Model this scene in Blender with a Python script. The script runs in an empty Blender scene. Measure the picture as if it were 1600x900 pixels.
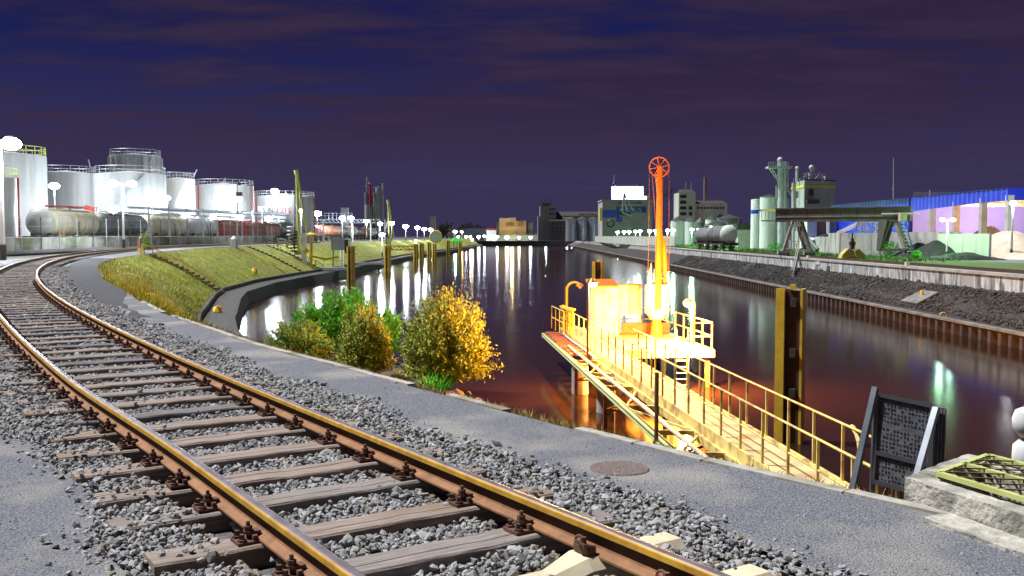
import bpy, math, random
import numpy as np
from mathutils import Vector, Matrix, noise
random.seed(7); rng = np.random.default_rng(7)
S = bpy.context.scene; COL = S.collection
# ---------------------------------------------------------------- camera
F = 1500.0; PITCH = math.atan(81 / F); CZ = 1.73
cd = bpy.data.cameras.new('camera'); cam = bpy.data.objects.new('camera', cd); COL.objects.link(cam)
cd.sensor_width = 36; cd.lens = 36 * F / 1600; cd.clip_start = .1; cd.clip_end = 6000
cam.location = (0, 0, CZ); cam.rotation_euler = (math.pi / 2 - PITCH, 0, 0); S.camera = cam
# ---------------------------------------------------------------- world: night sky
W = bpy.data.worlds.new('World'); S.world = W; W.use_nodes = True
nt = W.node_tree; nt.nodes.clear()
def N(t, **k):
    n = nt.nodes.new(t)
    for a, b in k.items(): setattr(n, a, b)
    return n
def mixc(a, b, f, mode='MIX'):
    m = N('ShaderNodeMix', data_type='RGBA', blend_type=mode)
    for s, v in ((6, a), (7, b), (0, f)):
        if isinstance(v, (tuple, float, int)): m.inputs[s].default_value = (*v, 1) if isinstance(v, tuple) else v
        else: nt.links.new(v, m.inputs[s])
    return m.outputs[2]
def maprange(v, a, b, c=0., d=1.):
    m = N('ShaderNodeMapRange'); nt.links.new(v, m.inputs[0])
    for i, x in enumerate((a, b, c, d)): m.inputs[i + 1].default_value = x
    return m.outputs[0]
tc = N('ShaderNodeTexCoord'); sp = N('ShaderNodeSeparateXYZ'); nt.links.new(tc.outputs['Generated'], sp.inputs[0])
zz = N('ShaderNodeMath', operation='MAXIMUM'); nt.links.new(sp.outputs[2], zz.inputs[0]); zz.inputs[1].default_value = 0.
za = N('ShaderNodeMath', operation='ADD'); nt.links.new(zz.outputs[0], za.inputs[0]); za.inputs[1].default_value = .09
dx = N('ShaderNodeMath', operation='DIVIDE'); nt.links.new(sp.outputs[0], dx.inputs[0]); nt.links.new(za.outputs[0], dx.inputs[1])
dy = N('ShaderNodeMath', operation='DIVIDE'); nt.links.new(sp.outputs[1], dy.inputs[0]); nt.links.new(za.outputs[0], dy.inputs[1])
cv = N('ShaderNodeCombineXYZ'); nt.links.new(dx.outputs[0], cv.inputs[0]); nt.links.new(dy.outputs[0], cv.inputs[1])
mp = N('ShaderNodeMapping'); nt.links.new(cv.outputs[0], mp.inputs[0]); mp.inputs['Scale'].default_value = (.95, 2.1, 1); mp.inputs['Rotation'].default_value = (0, 0, .12)
n1 = N('ShaderNodeTexNoise'); nt.links.new(mp.outputs[0], n1.inputs[0]); n1.inputs['Scale'].default_value = 1.7; n1.inputs['Detail'].default_value = 7; n1.inputs['Roughness'].default_value = .55
mp2 = N('ShaderNodeMapping'); nt.links.new(cv.outputs[0], mp2.inputs[0]); mp2.inputs['Scale'].default_value = (.3, .55, 1); mp2.inputs['Location'].default_value = (3.1, 1.7, 0)
n2 = N('ShaderNodeTexNoise'); nt.links.new(mp2.outputs[0], n2.inputs[0]); n2.inputs['Scale'].default_value = 1.; n2.inputs['Detail'].default_value = 2
cl = N('ShaderNodeMath', operation='ADD'); nt.links.new(n1.outputs[0], cl.inputs[0]); nt.links.new(n2.outputs[0], cl.inputs[1])
cover = maprange(cl.outputs[0], .78, 1.04)
clearsky = mixc((.046, .038, .1), (.008, .013, .085), maprange(sp.outputs[2], .05, .2))
cloudc = mixc((.046, .036, .09), (.028, .018, .05), maprange(sp.outputs[2], .0, .17))
cloudv = mixc(cloudc, (.042, .028, .07), maprange(n1.outputs[0], .45, .75))
low = mixc(mixc(clearsky, cloudv, cover), (.04, .034, .088), maprange(sp.outputs[2], .11, .0))
bg = N('ShaderNodeBackground'); nt.links.new(low, bg.inputs[0]); bg.inputs[1].default_value = .6
out = N('ShaderNodeOutputWorld'); nt.links.new(bg.outputs[0], out.inputs[0])
# ---------------------------------------------------------------- key light (high floodlight level, from the tank farm side)
sd = bpy.data.lights.new('sun', 'SUN'); sun = bpy.data.objects.new('sun', sd); COL.objects.link(sun)
sd.energy = 4.2; sd.angle = math.radians(2.5); sd.color = (.97, .98, 1.)
sun.rotation_euler = Vector((.55, -.12, -1)).to_track_quat('-Z', 'Y').to_euler()
S.view_settings.view_transform = 'Standard'; S.view_settings.look = 'None'; S.view_settings.exposure = .75; S.view_settings.gamma = 1
S.render.engine = 'CYCLES'
cy = S.cycles; cy.max_bounces = 5; cy.diffuse_bounces = 2; cy.glossy_bounces = 3; cy.transmission_bounces = 2; cy.use_denoising = True
cy.sample_clamp_indirect = 6; cy.caustics_reflective = False; cy.caustics_refractive = False
# ---------------------------------------------------------------- helpers
_ct, _st = math.cos(PITCH), math.sin(PITCH)
def P(px, py, D):                    # the world point that the photo shows at (px, py), D metres ahead
    u = (px - 800) / F; v = (450 - py) / F; k = D / (_ct + v * _st)
    return Vector((u * k, D, CZ + (-_st + v * _ct) * k))
def X(px, D): return P(px, 369, D).x
def Z(py, D): return P(800, py, D).z
def ramp(D): return min(max(.0045 * (D - 12), 0), .45)
def rc(X0, D): return X0 + .0133 * D  # a line parallel to the canal
QZ = -.75; WZ = -4.45
class B:
    def __init__(s, E=None):
        s.o = Vector(E.location) if E is not None else Vector((0, 0, 0)); s.v = []; s.f = []; s.m = []; s.mi = 0
    def add(s, vs, fs):
        n = len(s.v); s.v += [Vector(a) for a in vs]; s.f += [[n + i for i in f] for f in fs]; s.m += [s.mi] * len(fs); return s
    def frame(s, c, ax, ay, az, sx, sy, sz):
        c = Vector(c); vs = []
        for k in (-.5, .5):
            for j in (-.5, .5):
                for i in (-.5, .5): vs.append(c + ax * (i * sx) + ay * (j * sy) + az * (k * sz))
        return s.add(vs, [(0, 2, 3, 1), (4, 5, 7, 6), (0, 1, 5, 4), (2, 6, 7, 3), (0, 4, 6, 2), (1, 3, 7, 5)])
    def box(s, c, d, rz=0.):
        ca, sa = math.cos(rz), math.sin(rz)
        return s.frame(c, Vector((ca, sa, 0)), Vector((-sa, ca, 0)), Vector((0, 0, 1)), *d)
    def bx(s, a, b):                 # box from corner to corner
        a = Vector(a); b = Vector(b); return s.box((a + b) / 2, [abs(q) for q in (b - a)])
    def beam(s, p, q, w, h):         # bar between two points
        p = Vector(p); q = Vector(q); d = q - p; L = d.length; d.normalize()
        up = Vector((0, 0, 1)) if abs(d.z) < .95 else Vector((0, 1, 0))
        r = d.cross(up).normalized(); u = r.cross(d)
        return s.frame((p + q) / 2, r, d, u, w, L, h)
    def cyl(s, p, q, r, r1=None, n=10, cap=True):
        p = Vector(p); q = Vector(q); r1 = r if r1 is None else r1; d = (q - p).normalized()
        a = d.cross(Vector((0, 0, 1)) if abs(d.z) < .9 else Vector((1, 0, 0))).normalized(); b = d.cross(a); vs = []
        for c, rr in ((p, r), (q, r1)):
            for i in range(n):
                t = 2 * math.pi * i / n; vs.append(c + (a * math.cos(t) + b * math.sin(t)) * rr)
        fs = [(i, (i + 1) % n, n + (i + 1) % n, n + i) for i in range(n)]
        if cap: fs += [tuple(range(n))[::-1], tuple(range(n, 2 * n))]
        return s.add(vs, fs)
    def tube(s, pts, r, n=6):
        pts = [Vector(p) for p in pts]
        for i in range(len(pts) - 1): s.cyl(pts[i], pts[i + 1], r, n=n)
        return s
    def rev(s, prof, c, n=24, axis='z', close=False):   # prof: (radius, height)
        c = Vector(c); vs = []
        for r, h in prof:
            for i in range(n):
                t = 2 * math.pi * i / n; x, y = r * math.cos(t), r * math.sin(t)
                vs.append(c + (Vector((x, y, h)) if axis == 'z' else Vector((x, h, y)) if axis == 'y' else Vector((h, x, y))))
        fs = []
        for j in range(len(prof) - 1):
            for i in range(n): fs.append((j * n + i, j * n + (i + 1) % n, (j + 1) * n + (i + 1) % n, (j + 1) * n + i))
        if prof[0][0] > 1e-4: fs.append(tuple(range(n))[::-1])
        if prof[-1][0] > 1e-4: fs.append(tuple(range((len(prof) - 1) * n, len(prof) * n)))
        return s.add(vs, fs)
    def sph(s, c, r, n=10, sq=1.):
        m = max(4, n // 2)
        return s.rev([(max(1e-5, r * math.sin(math.pi * j / m)), -r * sq * math.cos(math.pi * j / m)) for j in range(m + 1)], c, n)
    def prism(s, poly, d):           # polygon of 3-D points swept by a vector
        d = Vector(d); n = len(poly); vs = [Vector(p) for p in poly] + [Vector(p) + d for p in poly]
        return s.add(vs, [tuple(range(n))[::-1], tuple(range(n, 2 * n))] + [(i, (i + 1) % n, n + (i + 1) % n, n + i) for i in range(n)])
    def ring(s, c, R, r, ax=Vector((0, 1, 0)), n=24, m=6):
        a = ax.cross(Vector((0, 0, 1))); a = a.normalized() if a.length > .1 else Vector((1, 0, 0)); b = ax.cross(a); vs = []; c = Vector(c)
        for i in range(n):
            t = 2 * math.pi * i / n; d = a * math.cos(t) + b * math.sin(t)
            for j in range(m):
                q = 2 * math.pi * j / m; vs.append(c + d * (R + r * math.cos(q)) + ax * (r * math.sin(q)))
        return s.add(vs, [(i * m + j, i * m + (j + 1) % m, ((i + 1) % n) * m + (j + 1) % m, ((i + 1) % n) * m + j) for i in range(n) for j in range(m)])
    def strip(s, A, C):
        n = len(A); return s.add(list(A) + list(C), [(i, i + 1, n + i + 1, n + i) for i in range(n - 1)])
    def ob(s, name, mats, parent=None, smooth=False):
        me = bpy.data.meshes.new(name); me.from_pydata([v - s.o for v in s.v], [], s.f)
        mats = mats if isinstance(mats, (list, tuple)) else [mats]
        for m in mats: me.materials.append(m)
        if len(mats) > 1: me.polygons.foreach_set('material_index', s.m)
        if smooth:
            me.polygons.foreach_set('use_smooth', [True] * len(me.polygons))
            try: me.set_sharp_from_angle(angle=math.radians(40))
            except Exception: pass
        me.update(); o = bpy.data.objects.new(name, me); COL.objects.link(o)
        if parent is not None: o.parent = parent
        return o
def tag(o, label, cat, group=None):
    o['label'] = label; o['category'] = cat
    if group: o['group'] = group
    return o
def T(name, label, cat, org, group=None):
    o = bpy.data.objects.new(name, None); COL.objects.link(o); o.location = org; o.empty_display_size = .2
    return tag(o, label, cat, group)
def text(body, size, mat, parent, loc, rot, name='lettering'):
    cu = bpy.data.curves.new(name, 'FONT'); cu.body = body; cu.size = size; cu.extrude = .01; t = bpy.data.objects.new('tmp', cu); COL.objects.link(t)
    me = bpy.data.meshes.new_from_object(t.evaluated_get(bpy.context.evaluated_depsgraph_get())); bpy.data.objects.remove(t); me.name = name
    me.materials.clear(); me.materials.append(mat); o = bpy.data.objects.new(name, me); COL.objects.link(o); o.parent = parent; o.location = loc; o.rotation_euler = rot; return o
def struct(o, kind='structure'): o['kind'] = kind; return o
def dup(root, loc, rz=0., label=None):
    def cp(o, par):
        c = o.copy(); COL.objects.link(c); c.parent = par
        for ch in o.children: cp(ch, c)
        return c
    r = cp(root, None); r.location = loc; r.rotation_euler = (0, 0, rz)
    if label: r['label'] = label
    return r
def part(o, src, loc=None):          # another copy of one part under the same parent
    c = src.copy(); COL.objects.link(c); c.parent = o
    if loc is not None: c.location = loc
    return c
ORD = 'first second third fourth fifth sixth seventh eighth ninth tenth eleventh twelfth thirteenth fourteenth fifteenth sixteenth seventeenth eighteenth nineteenth twentieth'.split()
# ---------------------------------------------------------------- materials
_MC = {}
def M(key, c1, c2=None, sc=3., rough=.7, metal=0., bump=0., stretch=(1, 1, 1), lo=.35, hi=.65, c3=None, sc3=.6, bsc=None, spec=.4, attr=None, coat=0., local=False):
    if key in _MC: return _MC[key]
    m = bpy.data.materials.new(key); _MC[key] = m; m.use_nodes = True; t = m.node_tree; nd = t.nodes; ln = t.links
    p = nd['Principled BSDF']; p.inputs['Roughness'].default_value = rough; p.inputs['Metallic'].default_value = metal
    p.inputs['Specular IOR Level'].default_value = spec
    c2 = c2 or tuple(a * .72 for a in c1)
    g = nd.new('ShaderNodeNewGeometry'); mpn = nd.new('ShaderNodeMapping'); mpn.inputs['Scale'].default_value = stretch
    tcn = nd.new('ShaderNodeTexCoord') if local else None
    ln.new(tcn.outputs['Object'] if local else g.outputs['Position'], mpn.inputs[0])
    n = nd.new('ShaderNodeTexNoise'); n.inputs['Scale'].default_value = sc; n.inputs['Detail'].default_value = 6; n.inputs['Roughness'].default_value = .62
    ln.new(mpn.outputs[0], n.inputs[0])
    r = nd.new('ShaderNodeMapRange'); r.inputs[1].default_value = lo; r.inputs[2].default_value = hi
    if attr:
        a = nd.new('ShaderNodeAttribute'); a.attribute_name = attr; ln.new(a.outputs['Fac'], r.inputs[0]); r.inputs[1].default_value = 0; r.inputs[2].default_value = 1
    else: ln.new(n.outputs[0], r.inputs[0])
    x = nd.new('ShaderNodeMix'); x.data_type = 'RGBA'; x.inputs[6].default_value = (*c1, 1); x.inputs[7].default_value = (*c2, 1); ln.new(r.outputs[0], x.inputs[0])
    o = x.outputs[2]
    if c3:
        n3 = nd.new('ShaderNodeTexNoise'); n3.inputs['Scale'].default_value = sc3; n3.inputs['Detail'].default_value = 5; ln.new(g.outputs['Position'], n3.inputs[0])
        r3 = nd.new('ShaderNodeMapRange'); r3.inputs[1].default_value = .5; r3.inputs[2].default_value = .64; ln.new(n3.outputs[0], r3.inputs[0])
        x3 = nd.new('ShaderNodeMix'); x3.data_type = 'RGBA'; x3.inputs[7].default_value = (*c3, 1); ln.new(o, x3.inputs[6]); ln.new(r3.outputs[0], x3.inputs[0]); o = x3.outputs[2]
    ln.new(o, p.inputs['Base Color'])
    if bump:
        bn = n
        if bsc:
            bn = nd.new('ShaderNodeTexNoise'); bn.inputs['Scale'].default_value = bsc; bn.inputs['Detail'].default_value = 4; ln.new(mpn.outputs[0], bn.inputs[0])
        b = nd.new('ShaderNodeBump'); b.inputs['Strength'].default_value = min(1, bump); b.inputs['Distance'].default_value = .02 * max(1, bump)
        ln.new(bn.outputs[0], b.inputs['Height']); ln.new(b.outputs[0], p.inputs['Normal'])
    return m
def EM(key, col, st):
    if key in _MC: return _MC[key]
    m = bpy.data.materials.new(key); _MC[key] = m; m.use_nodes = True; p = m.node_tree.nodes['Principled BSDF']
    p.inputs['Base Color'].default_value = (.8, .8, .8, 1); p.inputs['Emission Color'].default_value = (*col, 1); p.inputs['Emission Strength'].default_value = st
    return m
WHITE = M('white_paint', (.72, .73, .72), (.5, .52, .52), 1.2, .5, stretch=(1, 1, .25))
TANKM = M('tank_white', (.57, .6, .6), (.36, .385, .39), .7, .55, stretch=(1, 1, .08), c3=(.46, .46, .43), sc3=.12)
TANKG = M('tank_grey', (.42, .45, .46), (.22, .23, .24), .8, .6, stretch=(1, 1, .07))
GALV = M('galvanised_steel', (.5, .53, .55), (.36, .38, .4), 2., .45, metal=.3)
DARKST = M('dark_steel', (.05, .05, .055), (.09, .08, .07), 2., .5, metal=.3)
RUST = M('rusty_steel', (.22, .1, .045), (.11, .05, .03), 6., .75, bump=.3)
YEL = M('yellow_paint', (.86, .6, .05), (.68, .46, .05), 3., .5)
YGRN = M('yellow_green_paint', (.72, .78, .2), (.55, .6, .15), 3., .5)
REDP = M('red_paint', (.5, .05, .04), (.34, .04, .03), 2., .5)
BLUEP = M('blue_paint', (.02, .05, .5), (.02, .04, .36), 2., .45)
CONC = M('concrete', (.4, .4, .38), (.26, .26, .25), 1.5, .85, bump=.3, stretch=(1, 1, .3))
CONCST = M('stained_concrete', (.52, .535, .53), (.1, .097, .09), 1.5, .85, bump=.4, stretch=(1.6, 1.6, .3), lo=.42, hi=.6, c3=(.3, .29, .27), sc3=.3)
BLACKM = M('black_plastic', (.07, .073, .082), (.12, .123, .135), 14., .4, bump=.5)
def light(name, loc, col, w, r, parent=None, spot=None):
    d = bpy.data.lights.new(name, 'SPOT' if spot else 'POINT'); d.energy = w; d.color = col; d.shadow_soft_size = r
    if spot: d.spot_size = math.radians(spot); d.spot_blend = .6
    o = bpy.data.objects.new(name, d); COL.objects.link(o); o.location = loc; o.parent = parent; return o
CW = (.86, .94, 1.); GW = (.42, 1., .5); SOD = (1., .41, .075); WARM = (1., .72, .36)
# ---------------------------------------------------------------- ground, water, banks
GRAVELLY = M('yard_ground', (.15, .15, .15), (.1, .1, .1), 1.5, .9, bump=.4, c3=(.2, .2, .17), sc3=.15)
PATHM = M('grit_path', (.24, .245, .27), (.085, .088, .1), 48., .9, bump=1.5, bsc=70, lo=.36, hi=.66, c3=(.3, .285, .26), sc3=.8)
BEDM = M('ballast_bed', (.14, .135, .13), (.05, .05, .05), 30., .9, bump=1.2, bsc=28)
GRASSM = M('bank_grass', (.33, .34, .035), (.1, .14, .018), .9, .9, bump=.8, bsc=9, c3=(.2, .19, .04), sc3=.22)
SOILM = M('bank_soil', (.11, .075, .045), (.05, .035, .025), 2.5, .9, bump=.9, bsc=8, c3=(.14, .11, .05), sc3=.5)
LAWN = M('quay_grass', (.07, .16, .02), (.04, .09, .015), .6, .9, bump=.6, bsc=5, c3=(.1, .1, .04), sc3=.1)
FARL = M('far_ground', (.05, .05, .045), (.03, .03, .03), .05, .9)
SLOPEM = M('rubble_slope', (.055, .05, .048), (.018, .016, .016), 3.2, .9, bump=2.5, bsc=4.5, c3=(.04, .03, .025), sc3=.25)
crest = [(40, -40), (14, -4), (3.05, 5.6), (2.28, 6.48), (1.5, 7.41), (.58, 8.64), (-.71, 10.5), (-2.16, 12.6), (-4.09, 15.3), (-6.35, 19), (-7.8, 21.4), (-9.6, 24.8), (-12.4, 30.5), (-15.2, 35.8), (-18.6, 43.4), (-21.9, 50.8), (-24.8, 58.6), (-27.9, 69), (-31.5, 86), (-34.2, 104), (-35.2, 122), (-35.6, 150), (-35.5, 190), (-35, 250), (-33.5, 300), (-31.5, 360), (-29, 470), (-27, 612)]
toe = [(60, -20), (26, 2), (10, 10.5), (8, 12), (6.2, 13.5), (4.5, 15.5), (2.5, 18), (.2, 20.6), (-2.5, 24), (-6, 29), (-8.5, 32.5), (-11, 38), (-14, 44), (-17, 52), (-19.3, 59.5), (-20.7, 65), (-22.3, 71), (-24.4, 79), (-26.4, 88), (-28, 105), (-28, 123), (-27.5, 152), (-28, 192), (-28.4, 255), (-26.5, 302), (-24, 360), (-22.5, 470), (-21, 612)]
def V3(p, z): return Vector((p[0], p[1], z))
b = B(); cr = [V3(p, ramp(p[1]) - .17) for p in crest]
b.strip([Vector((-3000, p.y, p.z)) for p in cr], cr)
b.add([(-3000, -300, -.17), (40, -300, -.17), cr[0], (-3000, cr[0].y, -.17)], [(0, 1, 2, 3)])
struct(b.ob('ground', GRAVELLY))
def slope(i0, i1, name, mat, wz=-3.3, rows=5):
    b = B(); A = crest[i0:i1]; C = toe[i0:i1]
    for k in range(rows):
        def ln(t): return [V3((a[0] + (c[0] - a[0]) * t, a[1] + (c[1] - a[1]) * t), (ramp(a[1]) - .06) * (1 - t) + wz * t + .25 * math.sin(math.pi * t) + (.12 * noise.noise(Vector((a[0] * .5, a[1] * .5, t * 4))) if 0 < t < 1 else 0)) for a, c in zip(A, C)]
        b.strip(ln(k / rows), ln((k + 1) / rows))
    return struct(b.ob(name, mat, smooth=True))
slope(0, 10, 'canal_bank', SOILM, -4.6, 6)
slope(9, 28, 'grass_bank', GRASSM, -3.3, 6)
# water
wm = bpy.data.materials.new('canal_water'); wm.use_nodes = True; t = wm.node_tree; p = t.nodes['Principled BSDF']
p.inputs['Base Color'].default_value = (.019, .008, .004, 1); p.inputs['Roughness'].default_value = .115; p.inputs['IOR'].default_value = 1.33; p.inputs['Specular IOR Level'].default_value = .22
g = t.nodes.new('ShaderNodeNewGeometry'); mpn = t.nodes.new('ShaderNodeMapping'); mpn.inputs['Scale'].default_value = (.35, .8, 1)
wn = t.nodes.new('ShaderNodeTexNoise'); wn.inputs['Scale'].default_value = 1.6; wn.inputs['Detail'].default_value = 3
bp = t.nodes.new('ShaderNodeBump'); bp.inputs['Strength'].default_value = .09; bp.inputs['Distance'].default_value = .012
t.links.new(g.outputs['Position'], mpn.inputs[0]); t.links.new(mpn.outputs[0], wn.inputs[0]); t.links.new(wn.outputs[0], bp.inputs['Height']); t.links.new(bp.outputs[0], p.inputs['Normal'])
b = B(); b.add([(-60, -45, WZ), (120, -45, WZ), (120, 622, WZ), (-60, 622, WZ)], [(0, 1, 2, 3)]); struct(b.ob('water', wm))
# mud shore under the bushes
b = B(); n = 40; mv = []
for j in range(n):
    for i in range(n):
        x = -16 + 18 * i / (n - 1); y = 22 + 30 * j / (n - 1)
        ax = -1.5 - (y - 30) * .42
        e = max(abs(x - ax + .5) / 3.9, abs(y - 38) / 13)
        h = -4.1 - 1.2 * max(0, e - .5) + .22 * noise.noise(Vector((x * .6, y * .6, 0))) + .08 * noise.noise(Vector((x * 2.3, y * 2.3, 4)))
        mv.append((x, y, h))
b.add(mv, [(j * n + i, j * n + i + 1, (j + 1) * n + i + 1, (j + 1) * n + i) for j in range(n - 1) for i in range(n - 1)])
struct(b.ob('mud_shore', M('shore_mud', (.085, .06, .035), (.03, .022, .015), 1.8, .85, bump=1.2, bsc=6, c3=(.05, .06, .02), sc3=.7), smooth=True))
# right bank: rubble slope, quay land, far shore
Ds = [-60, 0, 20, 40, 60, 80, 100, 130, 170, 220, 280, 350, 430, 520, 620]
b = B()
prof = [(27.35, -3.62), (28.3, -3.55), (29.2, -3.1), (30.2, -2.6), (31.3, -2.05), (32.0, -1.98)]
fine = [(-60 + 4 * i) for i in range(171)]
for (x0, z0), (x1, z1) in zip(prof[:-1], prof[1:]):
    def wob(x, z, D): return Vector((rc(x, D), D, z + .16 * noise.noise(Vector((x * .9, D * .3, 1)))))
    b.strip([wob(x0, z0, D) for D in fine], [wob(x1, z1, D) for D in fine])
struct(b.ob('rubble_bank', SLOPEM, smooth=True))
b = B(); b.strip([Vector((rc(32.4, D), D, QZ - .03)) for D in Ds], [Vector((rc(46, D), D, QZ - .03)) for D in Ds]); struct(b.ob('quay_grass', LAWN))
b = B(); b.strip([Vector((rc(46, D), D, QZ - .04)) for D in Ds], [Vector((3000, D, QZ - .04)) for D in Ds]); struct(b.ob('quay_yard', GRAVELLY))
b = B(); b.add([(-3000, 614, -1.3), (3000, 614, -1.3), (3000, 5500, -1.3), (-3000, 5500, -1.3)], [(0, 1, 2, 3)]); struct(b.ob('far_ground', FARL))
# far shore wall
b = B(); b.bx((-40, 612.5, -6), (60, 614, -1.25)); E = b.ob('far_quay_wall', M('dark_wall', (.06, .06, .055), (.035, .035, .035), .3, .9)); tag(E, 'dark low quay wall closing the far end of the canal', 'quay wall')
# revetment at the foot of the left bank: sloped walkway and low wall
E = T('canal_revetment', 'curved dark stone revetment with flat ledge below the grass bank', 'revetment', (-24, 90, -3.3))
REVM = M('revetment_stone', (.075, .07, .06), (.035, .032, .03), 2., .9, bump=.6)
def off(pts, d):
    r = []
    for i, p in enumerate(pts):
        a = Vector(pts[max(i - 1, 0)]); c = Vector(pts[min(i + 1, len(pts) - 1)]); t = (c - a).normalized(); r.append((p[0] + t.y * d, p[1] - t.x * d))
    return r
tt = toe[10:28]; t0 = off(tt, -.25); t1 = off(tt, 1.7); t2 = off(tt, 2.0)
b = B(E); b.strip([V3(p, -3.34) for p in tt], [V3(p, -3.42) for p in t1]); b.ob('ledge', REVM, E)
b = B(E); b.strip([V3(p, -3.36) for p in t1], [V3(p, -3.36) for p in t2]); b.strip([V3(p, -3.36) for p in t2], [V3(p, -5.5) for p in off(tt, 2.35)]); b.strip([V3(p, -3.42) for p in t1], [V3(p, -3.36) for p in t1]); b.ob('edge_wall', M('wet_wall', (.05, .047, .045), (.03, .03, .03), 2., .7, bump=.5), E)
b = B(E); b.strip([V3(p, -3.0) for p in t0], [V3(p, -3.0) for p in tt]); b.strip([V3(p, -3.34) for p in tt], [V3(p, -3.0) for p in tt]); b.ob('back_kerb', M('wet_wall', (.05, .047, .045)), E)
# ---------------------------------------------------------------- railway track
Rp = np.array([(.92, 4.54), (.67, 4.94), (.37, 5.4), (.23, 5.52), (-.21, 6.21), (-.75, 6.94), (-2.89, 10.25), (-3.71, 11.53), (-4.71, 13.02), (-6.01, 14.98), (-7.57, 17.42), (-8.38, 18.85), (-9.54, 20.54), (-10.89, 23.21), (-14.13, 29.09), (-17.52, 35.49), (-20.18, 40.9), (-24.03, 49.72), (-29.9, 65.98), (-34.48, 81.51), (3.3, .3), (5.7, -3.8), (-37.6, 100), (-39.3, 125), (-40.3, 160), (-41., 220)])
pc = np.polyfit(np.log(Rp[:, 1] + 25), Rp[:, 0], 7)
dd = np.arange(-3.5, 215, .05); rx = np.polyval(pc, np.log(dd + 25)); tx = np.gradient(rx, dd); ln_ = np.sqrt(tx ** 2 + 1)
nx, ny = -1 / ln_, tx / ln_                                   # unit normal, to the left of the track
cxs, cys = rx + nx * .7525, dd + ny * .7525
ss = np.concatenate([[0], np.cumsum(np.hypot(np.diff(cxs), np.diff(cys)))])
s0 = float(np.interp(6.85, cys, ss)) - 2.0                          # the last wooden sleeper at the bottom edge
def TR(s, lat=0., z=0.):
    """point on the track: s metres along, lat metres to the right"""
    x = np.interp(s, ss, cxs); y = np.interp(s, ss, cys); a = np.interp(s, ss, nx); c = np.interp(s, ss, ny)
    return Vector((x - a * lat, y - c * lat, z + ramp(y)))
def trot(s):
    a = TR(s - .05); c = TR(s + .05); return math.atan2(c.y - a.y, c.x - a.x)
def SH(s):                           # the left rail runs a little closer at the near end
    t = min(1, max(0, (float(np.interp(s, ss, cys)) - 7) / 4)); return .10 * (1 - t * t * (3 - 2 * t))
RAILTOP = M('worn_rail_top', (.34, .3, .33), (.22, .18, .19), 5., .4, metal=.6, stretch=(1, 1, 1))
RAILSIDE = M('rail_head_side', (.62, .36, .05), (.42, .22, .035), 9., .5, metal=.15)
RAILWEB = M('rail_web_rust', (.075, .04, .022), (.045, .025, .016), 8., .8)
RAILFOOT = M('rail_foot_rust', (.29, .135, .058), (.17, .08, .035), 7., .75, bump=.2)
BOLTM = M('rusty_fastening', (.15, .07, .045), (.07, .035, .025), 14., .75, bump=.4)
track = T('railway_track', 'curved rusty railway track on worn wooden sleepers beside the path', 'railway track', TR(s0))
def rail(lat, name='rail'):
    pr = [(-.0625, .018), (-.0625, .03), (-.012, .05), (-.0075, .062), (-.0075, .118), (-.0335, .13), (-.0335, .158), (-.027, .169), (-.012, .172), (.012, .172), (.027, .169), (.0335, .158), (.0335, .13), (.0075, .118), (.0075, .062), (.012, .05), (.0625, .03), (.0625, .018)]
    mi = [3, 3, 3, 2, 2, 1, 1, 0, 0, 0, 1, 1, 2, 2, 2, 3, 3, 3]
    sv = list(np.arange(0.2, 40, .5)) + list(np.arange(40, ss[-1], 2.)); b = B(track); n = len(pr)
    for s in sv:
        for q in pr: b.v.append(TR(s, lat + q[0] + (SH(s) if lat < 0 else 0), q[1]))
    for k in range(len(sv) - 1):
        for j in range(n):
            b.f.append([k * n + j, k * n + (j + 1) % n, (k + 1) * n + (j + 1) % n, (k + 1) * n + j]); b.m.append(mi[j])
    b.f.append(list(range(n))); b.m.append(2)
    o = b.ob(name, [RAILTOP, RAILSIDE, RAILWEB, RAILFOOT], track)
    o.data.polygons.foreach_set('use_smooth', [j in (6, 7, 8, 9, 10) for k in range(len(sv) - 1) for j in range(n)] + [False]); return o
rail(.7525 - .0335 + .0335); rail(-.7525)
WOODS = [M('sleeper_wood_%s' % k, a, c, 3., .88, bump=.9, stretch=(1, 16, 16), c3=e, sc3=2.2, local=True, lo=.3, hi=.7) for k, a, c, e in (('grey', (.33, .29, .26), (.13, .11, .1), (.2, .16, .13)), ('brown', (.36, .29, .24), (.15, .11, .09), (.22, .16, .12)), ('dark', (.22, .2, .2), (.09, .08, .08), (.13, .115, .11)))]
def sleeper_mesh(seed):
    r = random.Random(seed); b = B(); n = 14; w = .13; vs = []
    for i in range(n + 1):
        x = -1.3 + 2.6 * i / n
        jw = r.uniform(-.007, .007); jz = r.uniform(-.006, .004)
        cr_ = .010 + r.uniform(0, .010) if 2 < i < n - 2 else .004
        for y, z in ((-w + jw, -.17), (-w + jw, -.012 + jz), (-w + .012 + jw, jz), (-.03 + .25 * jw, jz + .001), (-.024 + .25 * jw, jz - cr_), (-.018 + .25 * jw, jz), (w - .012 + jw, jz - .003), (w + jw, -.016 + jz), (w + jw, -.17)): vs.append((x, y, z))
    m = 9; fs = [(i * m + j, i * m + j + 1, (i + 1) * m + j + 1, (i + 1) * m + j) for i in range(n) for j in range(m - 1)]
    fs += [tuple(range(m)), tuple(range(n * m, n * m + m))[::-1]]
    return b.add(vs, fs)
smeshes = []
for k in range(6):
    o = sleeper_mesh(k).ob('sleeper', WOODS[k % 3]); smeshes.append(o.data); bpy.data.objects.remove(o)
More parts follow.
